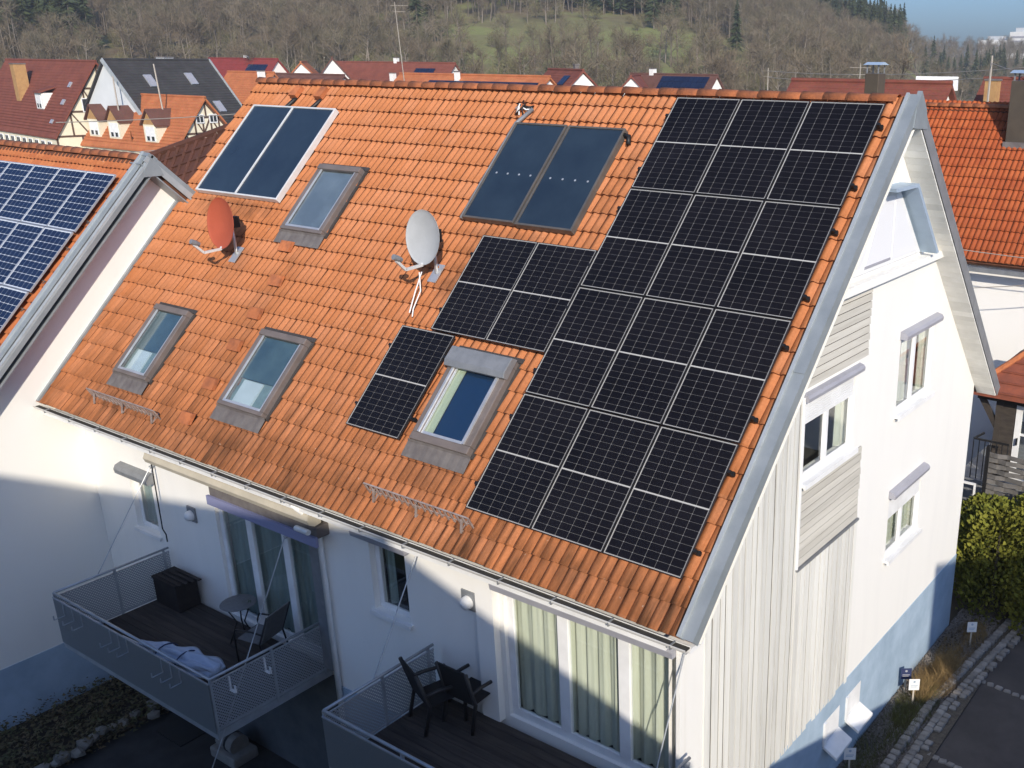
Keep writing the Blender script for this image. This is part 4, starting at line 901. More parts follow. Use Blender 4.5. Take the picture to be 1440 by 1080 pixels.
q = MB(); n = 30; m_ = 40; vs = []; ax0, ax1 = Vector((-6.45, -1.42, -3.66)), Vector((-4.45, -1.28, -3.52))
for i in range(n):
    t = i / (n - 1); c = ax0.lerp(ax1, t); rad = .04 + .15 * math.sin(math.pi * min(1, t * .62 + .08)) * (1 if t < .8 else 1 - (t - .8) * 1.2)
    for k in range(m_): a = 2 * math.pi * k / m_; rr_ = rad * (1 + .26 * math.sin(a * 6 + t * 7) + .14 * math.sin(a * 10 - t * 9) + .10 * math.sin(t * 23 + a)); vs.append(c + Vector((0, math.cos(a) * rr_, math.sin(a) * rr_ * .8)))
q.add(vs, [(i * m_ + k, i * m_ + (k + 1) % m_, (i + 1) * m_ + (k + 1) % m_, (i + 1) * m_ + k) for i in range(n - 1) for k in range(m_)] + [tuple((n - 1) * m_ + k for k in range(m_))]); q.build('cloth', M_CLOTH, um, smooth=True)
MB().tube([ax0 + Vector((-.5, -.03, 0)), ax0, ax1], .018, 8).build('pole', M_ALU, um)
M_NAVY = mat('navy_strap', (.03, .04, .09), rough=.8)
for t in (.35, .62): 
    c = ax0.lerp(ax1, t); MB().tube([c + Vector((0, math.cos(a) * .21, math.sin(a) * .17)) for a in [k * 6.283 / 16 for k in range(17)]], .012, 6, False).build('strap', M_NAVY, um)
# ------------------------------------------------------------------ ground in front, left side
M_ASPH = mat('dark_path', (.045, .043, .042), (.03, .029, .028), scale=2.5, rough=.95, bump=.2, bscale=40)
struct(MB().box(-9.0, -2.0, -6, .36, -6.95, -6.84).build('path', M_ASPH))
struct(MB().box(-2.0, 3.4, -6, .05, -6.9, -6.0).build('terrace', M_ASPH))
MB().box(-8.9, XS - .02, YL_ - .02, YL_ - .002, -7.2, -4.3).build('basement_wall', mat('shade_dark_basement', (.10, .105, .11), (.07, .075, .08), scale=2, rough=.9), house)  # deep shade under the balcony is put into this dark wall colour
M_SOIL = mat('dark_soil', (.035, .026, .018), (.06, .045, .03), scale=4, rough=1, bump=.5, bscale=10)
struct(MB().box(LX + .02, -9.0, -5, .36, -6.95, -6.78).build('flower_bed', M_SOIL))
q = MB(); rr = random.Random(8)
for k in range(5200):
    c = Vector((rr.uniform(LX + .05, -8.8), rr.uniform(-4, .3), -6.77 + rr.random() ** 2 * .35)); a = rr.uniform(0, 6.28); l = rr.uniform(.03, .10); d = Vector((math.cos(a), math.sin(a), rr.uniform(-.4, .6))) * l; s = d.cross(Vector((rr.uniform(-1, 1), rr.uniform(-1, 1), 1))).normalized() * l * .35
    q.add([c - s, c + d, c + s], [(0, 1, 2)])
stuff(tag(q.build('bed_plants', mat('bed_leaves', (.07, .075, .03), (.13, .09, .05), scale=3, rough=.9), fix=False), 'withered low plants covering the shaded bed beside the left wall', 'plants'))
M_STONE = mat('rough_stone', (.22, .20, .17), (.15, .14, .12), scale=4, rough=.95, bump=.5, bscale=12, rnd=.2)
def stone(c, s, rr, m=M_STONE, name='stone', parent=None, flat=.7):
    b = bmesh.new(); bmesh.ops.create_icosphere(b, subdivisions=1, radius=1)
    for v in b.verts: v.co = Vector((v.co.x * s * rr.uniform(.75, 1.2), v.co.y * s * rr.uniform(.7, 1.1), v.co.z * s * flat * rr.uniform(.7, 1.1)))
    me = bpy.data.meshes.new(name); b.to_mesh(me); b.free(); me.materials.append(m); o = put(name, me, parent, parent is not None); o.location = c; return o
sr = thing('stone_edging', 'row of rough stones edging the shaded bed under the left balcony', 'stones', (-8.9, -1, -6.8))
for k in range(22):
    stone((rr.uniform(-.28, .12), -3.0 + k * .2, .08 + rr.uniform(0, .1)), rr.uniform(.10, .19), rr, parent=sr)
bs = thing('stone_block', 'pale round concrete footing on the path below the left balcony', 'footing', (-6.6, -.1, -6.84))
MB().box(-.38, .38, -.26, .26, 0, .22).build('base', mat('pale_concrete', (.22, .21, .19), (.17, .16, .15), scale=4, rough=.95), bs, True, bevel=.04)
MB().tube([(-.25, 0, .34), (.22, 0, .34)], .19, 14).build('drum', MATS['pale_concrete'], bs, True, smooth=False)
MB().tube([(.0, 0, .34), (.05, 0, .34)], .2, 14).build('band', M_BLACK, bs, True)
dm = thing('door_mat', 'black mat lying on the path below the left balcony', 'mat', (-8.1, -.25, -6.835)); MB().box(-.42, .42, -.28, .28, 0, .02).build('pad', M_BLACK, dm, True)
# ------------------------------------------------------------------ yard on the right: gravel strip, cobbles, slabs
M_GRAV = mat('gravel_soil', (.13, .11, .085), (.075, .062, .05), scale=14, rough=1, bump=.8, bscale=45)
struct(MB().box(GX + .02, 4.75, 2.0, 13.0, -6.0, -5.86).build('gravel_strip', M_GRAV))
q = MB(); rr = random.Random(21)
for k in range(6000):
    c = Vector((rr.uniform(GX + .03, 4.35), rr.uniform(4.3, 11.2), -5.855)); s = rr.uniform(.012, .035)
    q.add([c + Vector((s * rr.uniform(.6, 1.3), 0, 0)), c + Vector((0, s, 0)), c + Vector((-s * rr.uniform(.6, 1.3), 0, 0)), c + Vector((0, -s * rr.uniform(.6, 1.2), 0)), c + Vector((0, 0, s * .9))], [(0, 1, 4), (1, 2, 4), (2, 3, 4), (3, 0, 4)])
stuff(tag(q.build('gravel', mat('gravel_stone', (.24, .21, .18), (.12, .105, .09), scale=30, rough=.9), fix=False), 'fine grey gravel along the blue plinth', 'gravel'))
M_COB = mat('granite_cobble', (.27, .25, .225), (.19, .175, .16), scale=7, rough=.9, bump=.5, bscale=25, rnd=.22)
kerb = struct(MB().box(4.10, 4.75, 4.0, 14.0, -6.1, -5.875).build('cobble_bed', M_GRAV))
def cob_mesh(s):
    r_ = random.Random(s); b = bmesh.new(); bmesh.ops.create_cube(b, size=1)
    for v in b.verts: v.co += Vector((r_.uniform(-.09, .09), r_.uniform(-.09, .09), r_.uniform(-.06, .06))); 
    bmesh.ops.bevel(b, geom=b.edges[:], offset=.13, segments=1, affect='EDGES'); me = bpy.data.meshes.new('cobble'); b.to_mesh(me); b.free(); me.materials.append(M_COB); return me
cobs = [cob_mesh(k) for k in range(5)]
def cob(x, y, sx, sy, z, yaw):
    o = put('cobble', rr.choice(cobs), kerb, True); o.location = (x, y, z); o.scale = (sx, sy, .12); o.rotation_euler = (rr.uniform(-.06, .06), rr.uniform(-.06, .06), yaw)
y = 4.6
while y < 12.6:
    xo = 4.12 + max(0, y - 7.5) * .10
    cob(xo + .06, y, .15, .135, -5.84, rr.uniform(-.12, .12)); cob(xo + .30, y + .04, .14, .135, -5.875, rr.uniform(-.12, .12))
    if rr.random() < .8: cob(xo + .44, y, .13, .13, -5.88, rr.uniform(-.15, .15))
    y += .155
M_SLAB = mat('yard_asphalt', (.085, .074, .068), (.062, .054, .05), scale=1.6, rough=.92, bump=.25, bscale=50)
struct(MB().box(4.55, 16, -4, 14, -6.1, -5.885).build('yard', M_SLAB))
for (x0, y0, x1, y1) in ((4.75, 8.75, 6.6, 8.55), (4.65, 6.05, 6.2, 5.85)):
    n = 12
    for k in range(n): t = k / (n - 1); cob(x0 + (x1 - x0) * t, y0 + (y1 - y0) * t, .13, .12, -5.92, rr.uniform(-.2, .2))
def sign(x, y, label, m, h=.34, yaw=35):
    e = thing('plant_sign', label, 'sign', (x, y, -5.86), (0, 0, R(yaw)))
    MB().box(-.015, .015, -.008, .008, 0, h).build('stake', mat('stake%d' % int(x * 100 + y * 10), (.45, .40, .33), rough=.8), e, True)
    MB().box(-.10, .10, -.012, -.009, h - .02, h + .22).build('plate', m, e, True)
    q = MB(); q.lathe([(.001, 0), (.025, 0)], 10, lambda a, b, c: (a, -.0125, b + h + .16)); q.box(-.07, .07, -.0128, -.0124, h + .07, h + .085); q.box(-.07, .05, -.0128, -.0124, h + .04, h + .055); q.build('print', M_HOOD if m is M_WHITEW else M_LAV, e, True)
sign(4.12, 9.85, 'white sign on a stake at the foot of the hedge', M_WHITEW)
sign(3.88, 7.25, 'white sign on a stake in the sunlit dry grass', M_WHITEW)
sign(3.62, 7.5, 'dark blue sign on a stake against the plinth', mat('dark_blue_sign', (.03, .04, .10), rough=.5))
sign(3.72, 4.75, 'white sign on a stake nearest the camera', M_WHITEW)
def tuft(name, label, c, rx_, ry_, n, hmin, hmax, m, lean=.5, cat='grass'):
    q = MB(); r_ = random.Random(int(c[0] * 100 + c[1] * 10))
    for k in range(n):
        a = r_.uniform(0, 6.28); rad = math.sqrt(r_.random()); b = Vector((c[0] + rx_ * rad * math.cos(a), c[1] + ry_ * rad * math.sin(a), c[2])); h = r_.uniform(hmin, hmax); d = Vector((r_.uniform(-lean, lean), r_.uniform(-lean, lean), 1)) * h; s = Vector((math.sin(a), math.cos(a), 0)) * r_.uniform(.004, .010)
        q.add([b - s, b + s, b + d * .6 + Vector((0, 0, 0)), b + d], [(0, 1, 2), (0, 2, 3)])
    return stuff(tag(q.build(name, m, fix=False), label, cat))
M_DRY = mat('dry_grass', (.30, .20, .085), (.16, .11, .05), scale=9, rough=.95)
M_DRYG = mat('green_grass', (.13, .14, .04), (.10, .085, .04), scale=9, rough=.95)
tuft('dry_grass', 'sunlit clump of dry brown grass in the gravel strip', (4.0, 8.2, -5.86), .36, .85, 3800, .06, .34, M_DRY, .8)
tuft('low_grass', 'short green grass in front of the white sign', (3.98, 7.2, -5.86), .36, .8, 2400, .05, .20, M_DRYG, .8)
tuft('low_weeds', 'low dry weeds along the shaded gravel', (3.9, 5.8, -5.86), .40, 1.4, 2600, .03, .20, M_DRYG)
tuft('low_weeds', 'low dry weeds below the hedge sign', (4.0, 9.7, -5.86), .40, 1.1, 2600, .03, .20, M_DRY)
# hedge of thuja shrubs
M_THUJA = mat('thuja_leaf', (.10, .12, .018), (.21, .20, .03), scale=1.6, rough=.85, lo=.3, hi=.7, spec=.2)
def thuja(c, rx_, ry_, h, label, seed, n=5200):
    r_ = random.Random(seed); e = thing('thuja_shrub', label, 'shrub', c)
    MB().tube([(0, 0, 0), (0, 0, h * .8)], [.06, .02], 6).build('trunk', M_DKW, e, True)
    q = MB()
    for k in range(n):
        t = r_.random() ** .8; a = r_.uniform(0, 6.28); env = (1 - .25 * (1 - t) ** 2) * (1 if t < .72 else math.sqrt(max(.02, 1 - ((t - .72) / .30) ** 2))); lump = 1 + .13 * math.sin(a * 4 + t * 9 + seed) + .09 * math.sin(a * 9 - t * 14)
        rad = env * lump * (r_.random() ** .22); p = Vector((rx_ * rad * math.cos(a), ry_ * rad * math.sin(a), h * t)); out = Vector((math.cos(a), math.sin(a), .9)).normalized(); l = r_.uniform(.05, .12)
        d = (out + Vector((r_.uniform(-.6, .6), r_.uniform(-.6, .6), r_.uniform(-.3, .6)))).normalized() * l; s = d.cross(Vector((r_.uniform(-1, 1), r_.uniform(-1, 1), r_.uniform(-1, 1)))).normalized() * l * .33
        q.add([p - s, p + d * .6 + s * .9, p + d, p + d * .6 - s * .9, p + s], [(0, 4, 1, 2, 3)])
    q.build('foliage', M_THUJA, e, True, fix=False)
thuja((4.05, 11.45, -5.86), .90, .85, 2.45, 'thuja shrub at the house corner, front of the hedge', 1)
thuja((4.95, 12.0, -5.86), 1.0, .9, 2.75, 'thuja shrub at the right picture edge, nearest the yard', 2)
thuja((3.65, 12.0, -5.86), .75, .55, 2.4, 'thuja shrub between the house corner and the woven fence', 3)
thuja((5.2, 11.2, -5.86), .75, .7, 1.6, 'small thuja shrub bulging over the cobbles', 4, 3000)
# ------------------------------------------------------------------ background houses
def roof_mat(name, c1, c2, row=.36, ori='y'):
    m, N, L, b = node_mat(name); b.inputs['Roughness'].default_value = .85; b.inputs['Specular IOR Level'].default_value = .2
    tc = N.new('ShaderNodeTexCoord'); no = N.new('ShaderNodeTexNoise'); no.inputs['Scale'].default_value = .9; no.inputs['Detail'].default_value = 6; L.new(tc.outputs['Object'], no.inputs[0])
    r = N.new('ShaderNodeMapRange'); r.inputs[1].default_value = .35; r.inputs[2].default_value = .68; L.new(no.outputs[0], r.inputs[0])
    mx = N.new('ShaderNodeMix'); mx.data_type = 'RGBA'; mx.inputs[6].default_value = (*c1, 1); mx.inputs[7].default_value = (*c2, 1); L.new(r.outputs[0], mx.inputs[0])
    n2 = N.new('ShaderNodeTexNoise'); n2.inputs['Scale'].default_value = 7; L.new(tc.outputs['Object'], n2.inputs[0]); m2 = N.new('ShaderNodeMix'); m2.data_type = 'RGBA'; m2.blend_type = 'MULTIPLY'; m2.inputs[0].default_value = .5; L.new(mx.outputs[2], m2.inputs[6]); L.new(n2.outputs[1], m2.inputs[7])
    L.new(m2.outputs[2], b.inputs['Base Color']); return m
M_R_DKRED = roof_mat('dark_red_tile', (.27, .085, .055), (.21, .065, .045))
M_R_OR = roof_mat('orange_tile_far', (.58, .20, .08), (.46, .15, .06))
M_R_SLATE = roof_mat('dark_slate', (.075, .072, .072), (.055, .053, .053))
M_R_RED = roof_mat('bright_red_tile', (.30, .05, .045), (.25, .045, .04))
M_R_BRN = roof_mat('brown_tile_far', (.18, .085, .065), (.14, .065, .05))
M_BEAM = mat('timber_beam', (.075, .042, .028), (.11, .065, .045), scale=2, rough=.9)
M_CRM = mat('cream_render', (.72, .66, .50), (.66, .60, .45), scale=.6, rough=.9)
M_WH2 = mat('far_white_render', (.78, .77, .73), (.72, .71, .68), scale=.5, rough=.9)
M_GRW = mat('pale_grey_render', (.55, .57, .58), (.50, .52, .53), scale=.5, rough=.9)
M_BRICK = mat('ochre_brick', (.42, .25, .10), (.34, .19, .08), scale=3, rough=.9)
M_DKGL = mat('dark_glass', (.03, .035, .04), rough=.15, spec=.5)
def bhouse(label, A, yaw, L_, hw, rise, wallh, rmat, wmat, name='village_house', over=.35, group=None, timber=False, skyl=(), chim=(), pv=None, dorm=(), verge=None, win=(), front_win=(), courses=True, sg=1):
    gz = A[2] - rise - wallh
    e = thing(name, label, 'house', (A[0], A[1], gz), (0, 0, R(yaw)), group)
    q = MB(); q.box(-L_, 0, -hw, hw, -1.5, wallh); poly = [(-hw, wallh), (hw, wallh), (0, wallh + rise)]
    q.prism([(0, y, z) for y, z in poly], (-L_, 0, 0)); q.build('wall', wmat, e, True)
    k = rise / hw; t = .18; sl = math.hypot(hw, rise); ux, uz = hw / sl, rise / sl   # along slope
    q = MB()
    for s in (-1, 1):
        eav = (s * (hw + over * ux), wallh - over * uz); rg = (0, wallh + rise)
        q.prism([(over, eav[0], eav[1] + .02), (over, rg[0], rg[1] + .02), (over, rg[0], rg[1] + .02 + t / ux), (over, eav[0], eav[1] + .02 + t)], (-L_ - 2 * over, 0, 0))
    rf_ = q.build('roof', rmat, e, True)
    def S(x, f, h=0): return Vector((x, -hw * (1 - f) - uz * h, wallh + rise * f + ux * h + .02 + t / ux))
    if courses:
        n = int(sl / .36)
        q = MB()
        for j in range(n): f = (j + .4) / n; q.bar(S(-L_ - over + .02, f, -.02), S(over - .02, f, -.02), .05, .06)
        q.build('tile_courses', rmat, rf_, True)['kind'] = 'stuff'
    q = MB().tube([(-L_ - over, 0, wallh + rise + .1 + t), (over, 0, wallh + rise + .1 + t)], .14, 8); q.build('ridge_cap', rmat, rf_, True)
    if verge:
        for s in (-1, 1): MB().bar((over + .02, s * (hw + over * ux), wallh - over * uz + .12), (over + .02, 0, wallh + rise + .28), .45, .10, (1, 0, 0)).build('verge', verge, e, True)
        MB().bar((-L_ - over, -(hw + over * ux), wallh - over * uz + .2), (-L_ - over, 0, wallh + rise + .3), .45, .10, (1, 0, 0)).build('verge', verge, e, True)
    for x, f, w, h in skyl:
        c = S(x, f); q = MB(); p = [S(x, f, .0), S(x + w, f, .0), S(x + w, f + h, .0), S(x, f + h, .0), S(x, f, .12), S(x + w, f, .12), S(x + w, f + h, .12), S(x, f + h, .12)]; o = q.hexa(p).build('roof_window', M_ALU, e, True)
        q = MB(); a = .08; p = [S(x + a, f + .01, .121), S(x + w - a, f + .01, .121), S(x + w - a, f + h - .01, .121), S(x + a, f + h - .01, .121)]; q.quad(*p).build('pane', M_LAV, o, True)
    for x, y, h, w, m in chim:
        z = wallh + rise * (1 - abs(y) / hw); o = MB().box(x - w / 2, x + w / 2, y - w / 2, y + w / 2, z - .6, z + h).build('chimney', m, e, True); MB().box(x - w / 2 - .06, x + w / 2 + .06, y - w / 2 - .06, y + w / 2 + .06, z + h + .001, z + h + .12).build('cap', M_LEAD, o, True)
    if pv:
        x0, x1, f0, f1, nx, ny = pv
        for i in range(nx):
            for j in range(ny):
                a, b = x0 + (x1 - x0) * i / nx, x0 + (x1 - x0) * (i + 1) / nx - .06; c, d = f0 + (f1 - f0) * j / ny, f0 + (f1 - f0) * (j + 1) / ny - .01
                MB().hexa([S(a, c, .05), S(b, c, .05), S(b, d, .05), S(a, d, .05), S(a, c, .12), S(b, c, .12), S(b, d, .12), S(a, d, .12)]).build('solar_module', M_CELLB, e, True)
    for x, f, w, h, kind in dorm:      # dormer: front face at slope fraction f
        p = S(x, f); y0, z0 = p.y, p.z - .15; dep = h / k + .6
        o = MB().box(x - w / 2, x + w / 2, y0, y0 + dep, z0, z0 + h).build('dormer', M_CRM if kind else M_WH2, e, True)
        if kind: # gabled with tiled roof running back
            pk = .6 * w; d2 = (h + pk) / k + .5
            for s in (-1, 1): MB().hexa([(x + s * (w / 2 + .25), y0 - .25, z0 + h - .15), (x, y0 - .25, z0 + h + pk), (x, y0 + d2, z0 + h + pk), (x + s * (w / 2 + .25), y0 + dep + .3, z0 + h - .15), (x + s * (w / 2 + .25), y0 - .25, z0 + h), (x, y0 - .25, z0 + h + pk + .15), (x, y0 + d2, z0 + h + pk + .15), (x + s * (w / 2 + .25), y0 + dep + .3, z0 + h)]).build('dormer_roof', M_R_BRN, o, True)
            MB().prism([(x - w / 2, y0, z0 + h), (x + w / 2, y0, z0 + h), (x, y0, z0 + h + pk - .05)], (0, .3, 0)).build('dormer_gable', M_BRICK, o, True)
        else:
            MB().hexa([(x - w / 2 - .2, y0 - .3, z0 + h), (x + w / 2 + .2, y0 - .3, z0 + h), (x + w / 2 + .2, y0 + dep * 1.7, z0 + h + 1.0), (x - w / 2 - .2, y0 + dep * 1.7, z0 + h + 1.0), (x - w / 2 - .2, y0 - .3, z0 + h + .15), (x + w / 2 + .2, y0 - .3, z0 + h + .15), (x + w / 2 + .2, y0 + dep * 1.7, z0 + h + 1.15), (x - w / 2 - .2, y0 + dep * 1.7, z0 + h + 1.15)]).build('dormer_roof', rmat, o, True)
        MB().box(x - w * .36, x + w * .36, y0 - .05, y0 - .005, z0 + h * .12, z0 + h * .9).build('window_frame', M_WHITEW, o, True)
        for s in (-1, 1): MB().box(x + s * w * .18 - w * .10, x + s * w * .18 + w * .10, y0 - .07, y0 - .055, z0 + h * .15, z0 + h * .38).build('pane', M_DKGL, o, True)
    if timber:
        X = .02
        def beam(a, b, w=.2): MB().bar((X, *a), (X, *b), w, .06, (1, 0, 0)).build('beam', M_BEAM, e, True)
        for s in (-1, 1): beam((s * hw, wallh), (0, wallh + rise - .15), .22)
        for f in (0, .34, .66): beam((-hw * (1 - f), wallh + rise * f), (hw * (1 - f), wallh + rise * f), .2)
        for f0, f1, n in ((0, .34, 4), (.34, .66, 3)):
            for i in range(n + 1):
                y = -hw * (1 - f1) + 2 * hw * (1 - f1) * i / n; beam((y, wallh + rise * f0), (y, wallh + rise * f1), .16)
                if i < n and i % 2 == 0: y2 = -hw * (1 - f1) + 2 * hw * (1 - f1) * (i + 1) / n; beam((y, wallh + rise * f1), (y2, wallh + rise * f0), .14)
                if i < n and i % 2 == 1: y2 = -hw * (1 - f1) + 2 * hw * (1 - f1) * (i + 1) / n; beam((y, wallh + rise * f0), (y2, wallh + rise * f1), .14)
        beam((0, wallh + rise * .66), (0, wallh + rise - .2), .16)
        for i in range(5): y = -hw + 2 * hw * i / 4; beam((y, 0), (y, wallh), .18)
        beam((-hw, wallh * .5), (hw, wallh * .5), .18)
    for y, z, w, h in win:   # gable windows
        o = MB().box(.03, .10, y - w / 2, y + w / 2, z, z + h).build('window', M_WHITEW, e, True); MB().box(.101, .108, y - w / 2 + .1, y - .04, z + .1, z + h - .1).box(.101, .108, y + .04, y + w / 2 - .1, z + .1, z + h - .1).build('pane', M_DKGL, o, True)
    for x, z, w, h in front_win:
        o = MB().box(x - w / 2, x + w / 2, -hw - .08, -hw - .003, z, z + h).build('window', M_WHITEW, e, True); MB().box(x - w / 2 + .1, x - .05, -hw - .088, -hw - .081, z + .1, z + h - .1).box(x + .05, x + w / 2 - .1, -hw - .088, -hw - .081, z + .1, z + h - .1).build('pane', M_DKGL, o, True)
    return e
# big half-timbered house far left
bhouse('large half timbered house with dark red roof and tall ochre chimney at far left', (-111, 53.2, 4.7), -8, 30, 5.2, 7.6, 4.5, M_R_DKRED, M_CRM, timber=True, dorm=[(-8.6, .30, 2.2, 1.9, 0)], chim=[(-17.2, -2.6, 3.6, 1.3, M_BRICK)], skyl=[(-3.6, .62, .7, .07), (-3.0, .38, .8, .07), (-3.3, .12, .7, .05)], win=[(-1.2, 7.0, 1.8, 1.5), (1.0, 7.0, 1.8, 1.5)], front_win=[(-2.5 - 2.1 * k, 2.2, 1.2, 1.7) for k in range(12)])
h3 = bhouse('small half timbered house with orange roof and three dormers', (-93.1, 54.4, 1.3), 0, 22, 3.95, 5.0, 3.2, M_R_OR, M_CRM, timber=True, dorm=[(-16.0, .12, 2.4, 1.9, 1), (-11.8, .11, 2.4, 1.9, 1), (-4.6, .09, 2.4, 1.9, 1)], win=[(-.75, 5.9, .9, .9), (.75, 5.9, .9, .9)])
bhouse('dark slate roofed house with pale grey gable and zinc verges', (-109.7, 65.7, 4.9), 100, 13.5, 6.0, 7.2, 4, M_R_SLATE, M_GRW, verge=M_ZINCL, skyl=[(-4.6, .62, 1.0, .17), (-10.2, .60, 1.0, .17), (-3.4, .20, 1.0, .16), (-6.0, .22, .7, .06)], chim=[(-5.0, .9, 1.6, 1.3, M_GRW)])
bhouse('house with bright red roof and four small solar modules', (-146, 101, 5.0), 0, 19, 4.5, 5.2, 3, M_R_RED, M_WH2, pv=(-6.5, -1.2, .45, .82, 4, 1), chim=[(-9, 0.5, 1.4, .7, M_WH2)])
bhouse('low orange roof between slate house and the main ridge', (-112.5, 76.5, 3.4), 2, 9, 4.2, 4.6, 3, M_R_OR, M_WH2, chim=[(-1.0, -1.0, 1.5, .7, M_WH2)])
bhouse('small brown roof just behind the left ridge end', (-108, 84, 3.1), 2, 14, 4, 3.6, 3, M_R_BRN, M_WH2)
bhouse('steep white gable with brown roof behind the ridge', (-124, 95, 5.3), -38, 15, 4.4, 5.4, 3, M_R_BRN, M_WH2, win=[(0, 5.3, .7, 1.0)])
bhouse('small orange roofed house left of the steep white gable', (-137, 99, 4.6), -42, 9, 3.6, 3.6, 3, M_R_OR, M_WH2)
bhouse('long dark red roof with a block of solar modules', (-120.5, 116.5, 4.6), 5, 27, 4.5, 4.6, 3, M_R_DKRED, M_WH2, pv=(-7.5, -3.2, .25, .80, 6, 2), chim=[(-13, .2, 1.2, .7, M_WH2), (-11, -3, 1.6, .8, M_WH2)])
bhouse('long low orange roof lined with solar modules behind the ridge', (-69.5, 81.5, 3.5), 0, 24, 4.2, 3.2, 3, M_R_OR, M_WH2, pv=(-18, -.5, .30, .78, 12, 1), chim=[(-13.5, -.8, 1.2, .5, M_WH2)])
bhouse('small red roofed house with white gable and sloping verge', (-67.0, 84.5, 4.2), -25, 9, 3.6, 3.3, 3, M_R_DKRED, M_WH2, pv=(-3.0, -1.4, .5, .8, 2, 1), chim=[(-2, .2, 1.0, .5, M_LEAD)])
bhouse('white gabled house with brown roof below the meadow', (-80.5, 112, 3.2), -62, 12, 4.2, 4.2, 3, M_R_DKRED, M_WH2)
bhouse('house with dark roof carrying three rows of solar modules', (-70.5, 118.7, 3.4), -5, 16, 4.0, 4.4, 3.4, M_R_BRN, M_WH2, pv=(-9.6, -.8, .42, .93, 10, 3), chim=[(-12, .2, 1.2, .8, M_WH2)], win=[(0, 3, 1.2, 1.5)])
bhouse('dark red roof just left of the right neighbour', (-11.5, 49, 4.25), 0, 9.5, 4.5, 4.0, 4, M_R_DKRED, M_WH2, win=[(.6, 5.2, 1.2, 1.2)])
bhouse('dark red roof with ochre chimney behind the right neighbour', (-2.5, 66, 4.3), 0, 12, 5, 4, 4, M_R_DKRED, M_WH2, chim=[(-10.6, -3.4, 2.9, .85, M_BRICK)])
bhouse('white modern house with sloping white roof at far right', (-17, 146, 6.0), 55, 16, 5, 2.6, 5, M_WH2, M_WH2, courses=False, verge=M_ZINCL)
bhouse('low white outbuilding beside the white modern house', (-40, 132, 3.4), 20, 5, 3, 1.2, 3, M_WH2, M_WH2, courses=False)
# far apartment towers on the skyline
for (x, y, w, h, lab, gz_) in ((-236, 836, 13, 12, 'white apartment tower on the right skyline', 17), (-256, 838, 24, 6, 'long low white apartment block on the right skyline', 17)):
    e = thing('apartment_block', lab, 'building', (x, y, gz_), (0, 0, R(-8))); MB().box(-w / 2, w / 2, -7, 7, -20, h).build('wall', M_WH2, e, True); MB().box(-w / 4, w / 4, -4, 4, h, h + 3).build('roof_box', M_GRW, e, True)
    for j in range(int(h / 3.2)):
        MB().box(-w / 2 + 1, w / 2 - 1, -7.06, -7.003, j * 3.2 + 1.0, j * 3.2 + 2.4).build('window_band', M_LAV, e, True)
# houses opposite and beside (outside the picture) that shade the facade and the yard
bhouse('tall house opposite the facade, outside the picture', (12.0, -13.92, 8.55), 17, 14, 7.8, 6.75, 8, M_R_OR, M_WH2, over=.25, courses=False, front_win=[(-3 - 3 * k, 3, 1.3, 1.6) for k in range(5)])
def block(label, x, y, yaw, L_, D_, zt):
    e = thing('village_house', label, 'house', (x, y, -5.9), (0, 0, R(yaw))); h = zt + 5.9
    MB().box(0, L_, -D_, 0, -1, h - .3).build('wall', M_WH2, e, True); MB().box(-.15, L_ + .15, -D_ - .15, .15, h - .3, h).build('flat_roof', M_GREYM, e, True)
    for k in range(int(L_ / 3)): o = MB().box(1 + 3 * k, 2.3 + 3 * k, .003, .06, 1.2, 2.6).build('window', M_WHITEW, e, True); MB().box(1.1 + 3 * k, 2.2 + 3 * k, .061, .066, 1.3, 2.5).build('pane', M_DKGL, o, True)
block('low flat roofed house beside the yard, outside the picture', 9.46, -3.5, 45, 8, 5, -.04)
block('taller flat roofed house beyond the yard, outside the picture', 17.0, -4.2, 45, 15, 8, 5.6)
# ------------------------------------------------------------------ masts, dishes, wires on the village roofs
M_MAST = mat('pale_mast', (.36, .32, .27), rough=.5, metal=.2)
def mast(p, h, label, arms=True, r=.05, yaw=0, lean=0):
    e = thing('roof_mast', label, 'mast', p, (0, 0, R(yaw)))
    MB().tube([(0, 0, 0), (lean, 0, h)], [r, r * .7], 6).build('pole', M_MAST, e, True)
    if arms:
        for z, w in ((h - .3, .8), (h - .8, .55)): MB().bar((-w, 0, z), (w, 0, z), .03, .03).build('aerial', M_MAST, e, True)
        for k in range(6): MB().bar((-.7 + .28 * k, -.25, h - .3), (-.7 + .28 * k, .25, h - .3), .02, .02).build('element', M_MAST, e, True)
mast((-104.5, 51.5, -3.0), 6.5, 'thin mast left on the orange half timbered roof', False, .10)
mast((-97.5, 52.5, -2.0), 6.8, 'thin leaning mast right on the orange half timbered roof', False, .10, 0, -.5)
mast((-65.6, 57.4, 1.0), 9.3, 'tall rusty mast with aerial behind the ridge', True, .05, 30, -.4)
mast((-24.5, 66, 1.6), 3.9, 'pale utility mast with crossbar right of centre', True, .06, 20)
mast((-9.2, 49.5, 2.4), 3.6, 'wire mast on the dark red roof', False, .08)
mast((-2.5, 60, 2.4), 4.3, 'wire mast with insulators near the ochre chimney', True, .06)
mast((-41.5, 82, 1.5), 3.5, 'short aerial behind the big solar array', True, .06)
e = thing('satellite_dish', 'orange satellite dish on the half timbered house roof', 'satellite dish', (-101.6, 50.9, -2.6)); MB().lathe([(.001, 0), (.5, .06), (.75, .17), (.74, .20), (.5, .10), (.001, .04)], 18, lambda x, y, z: (z * .8, -z, y)).build('reflector', M_BRICK, e, True, smooth=True); MB().bar((0, .1, -.7), (0, .05, 0), .07, .07).build('arm', M_BLACK, e, True)
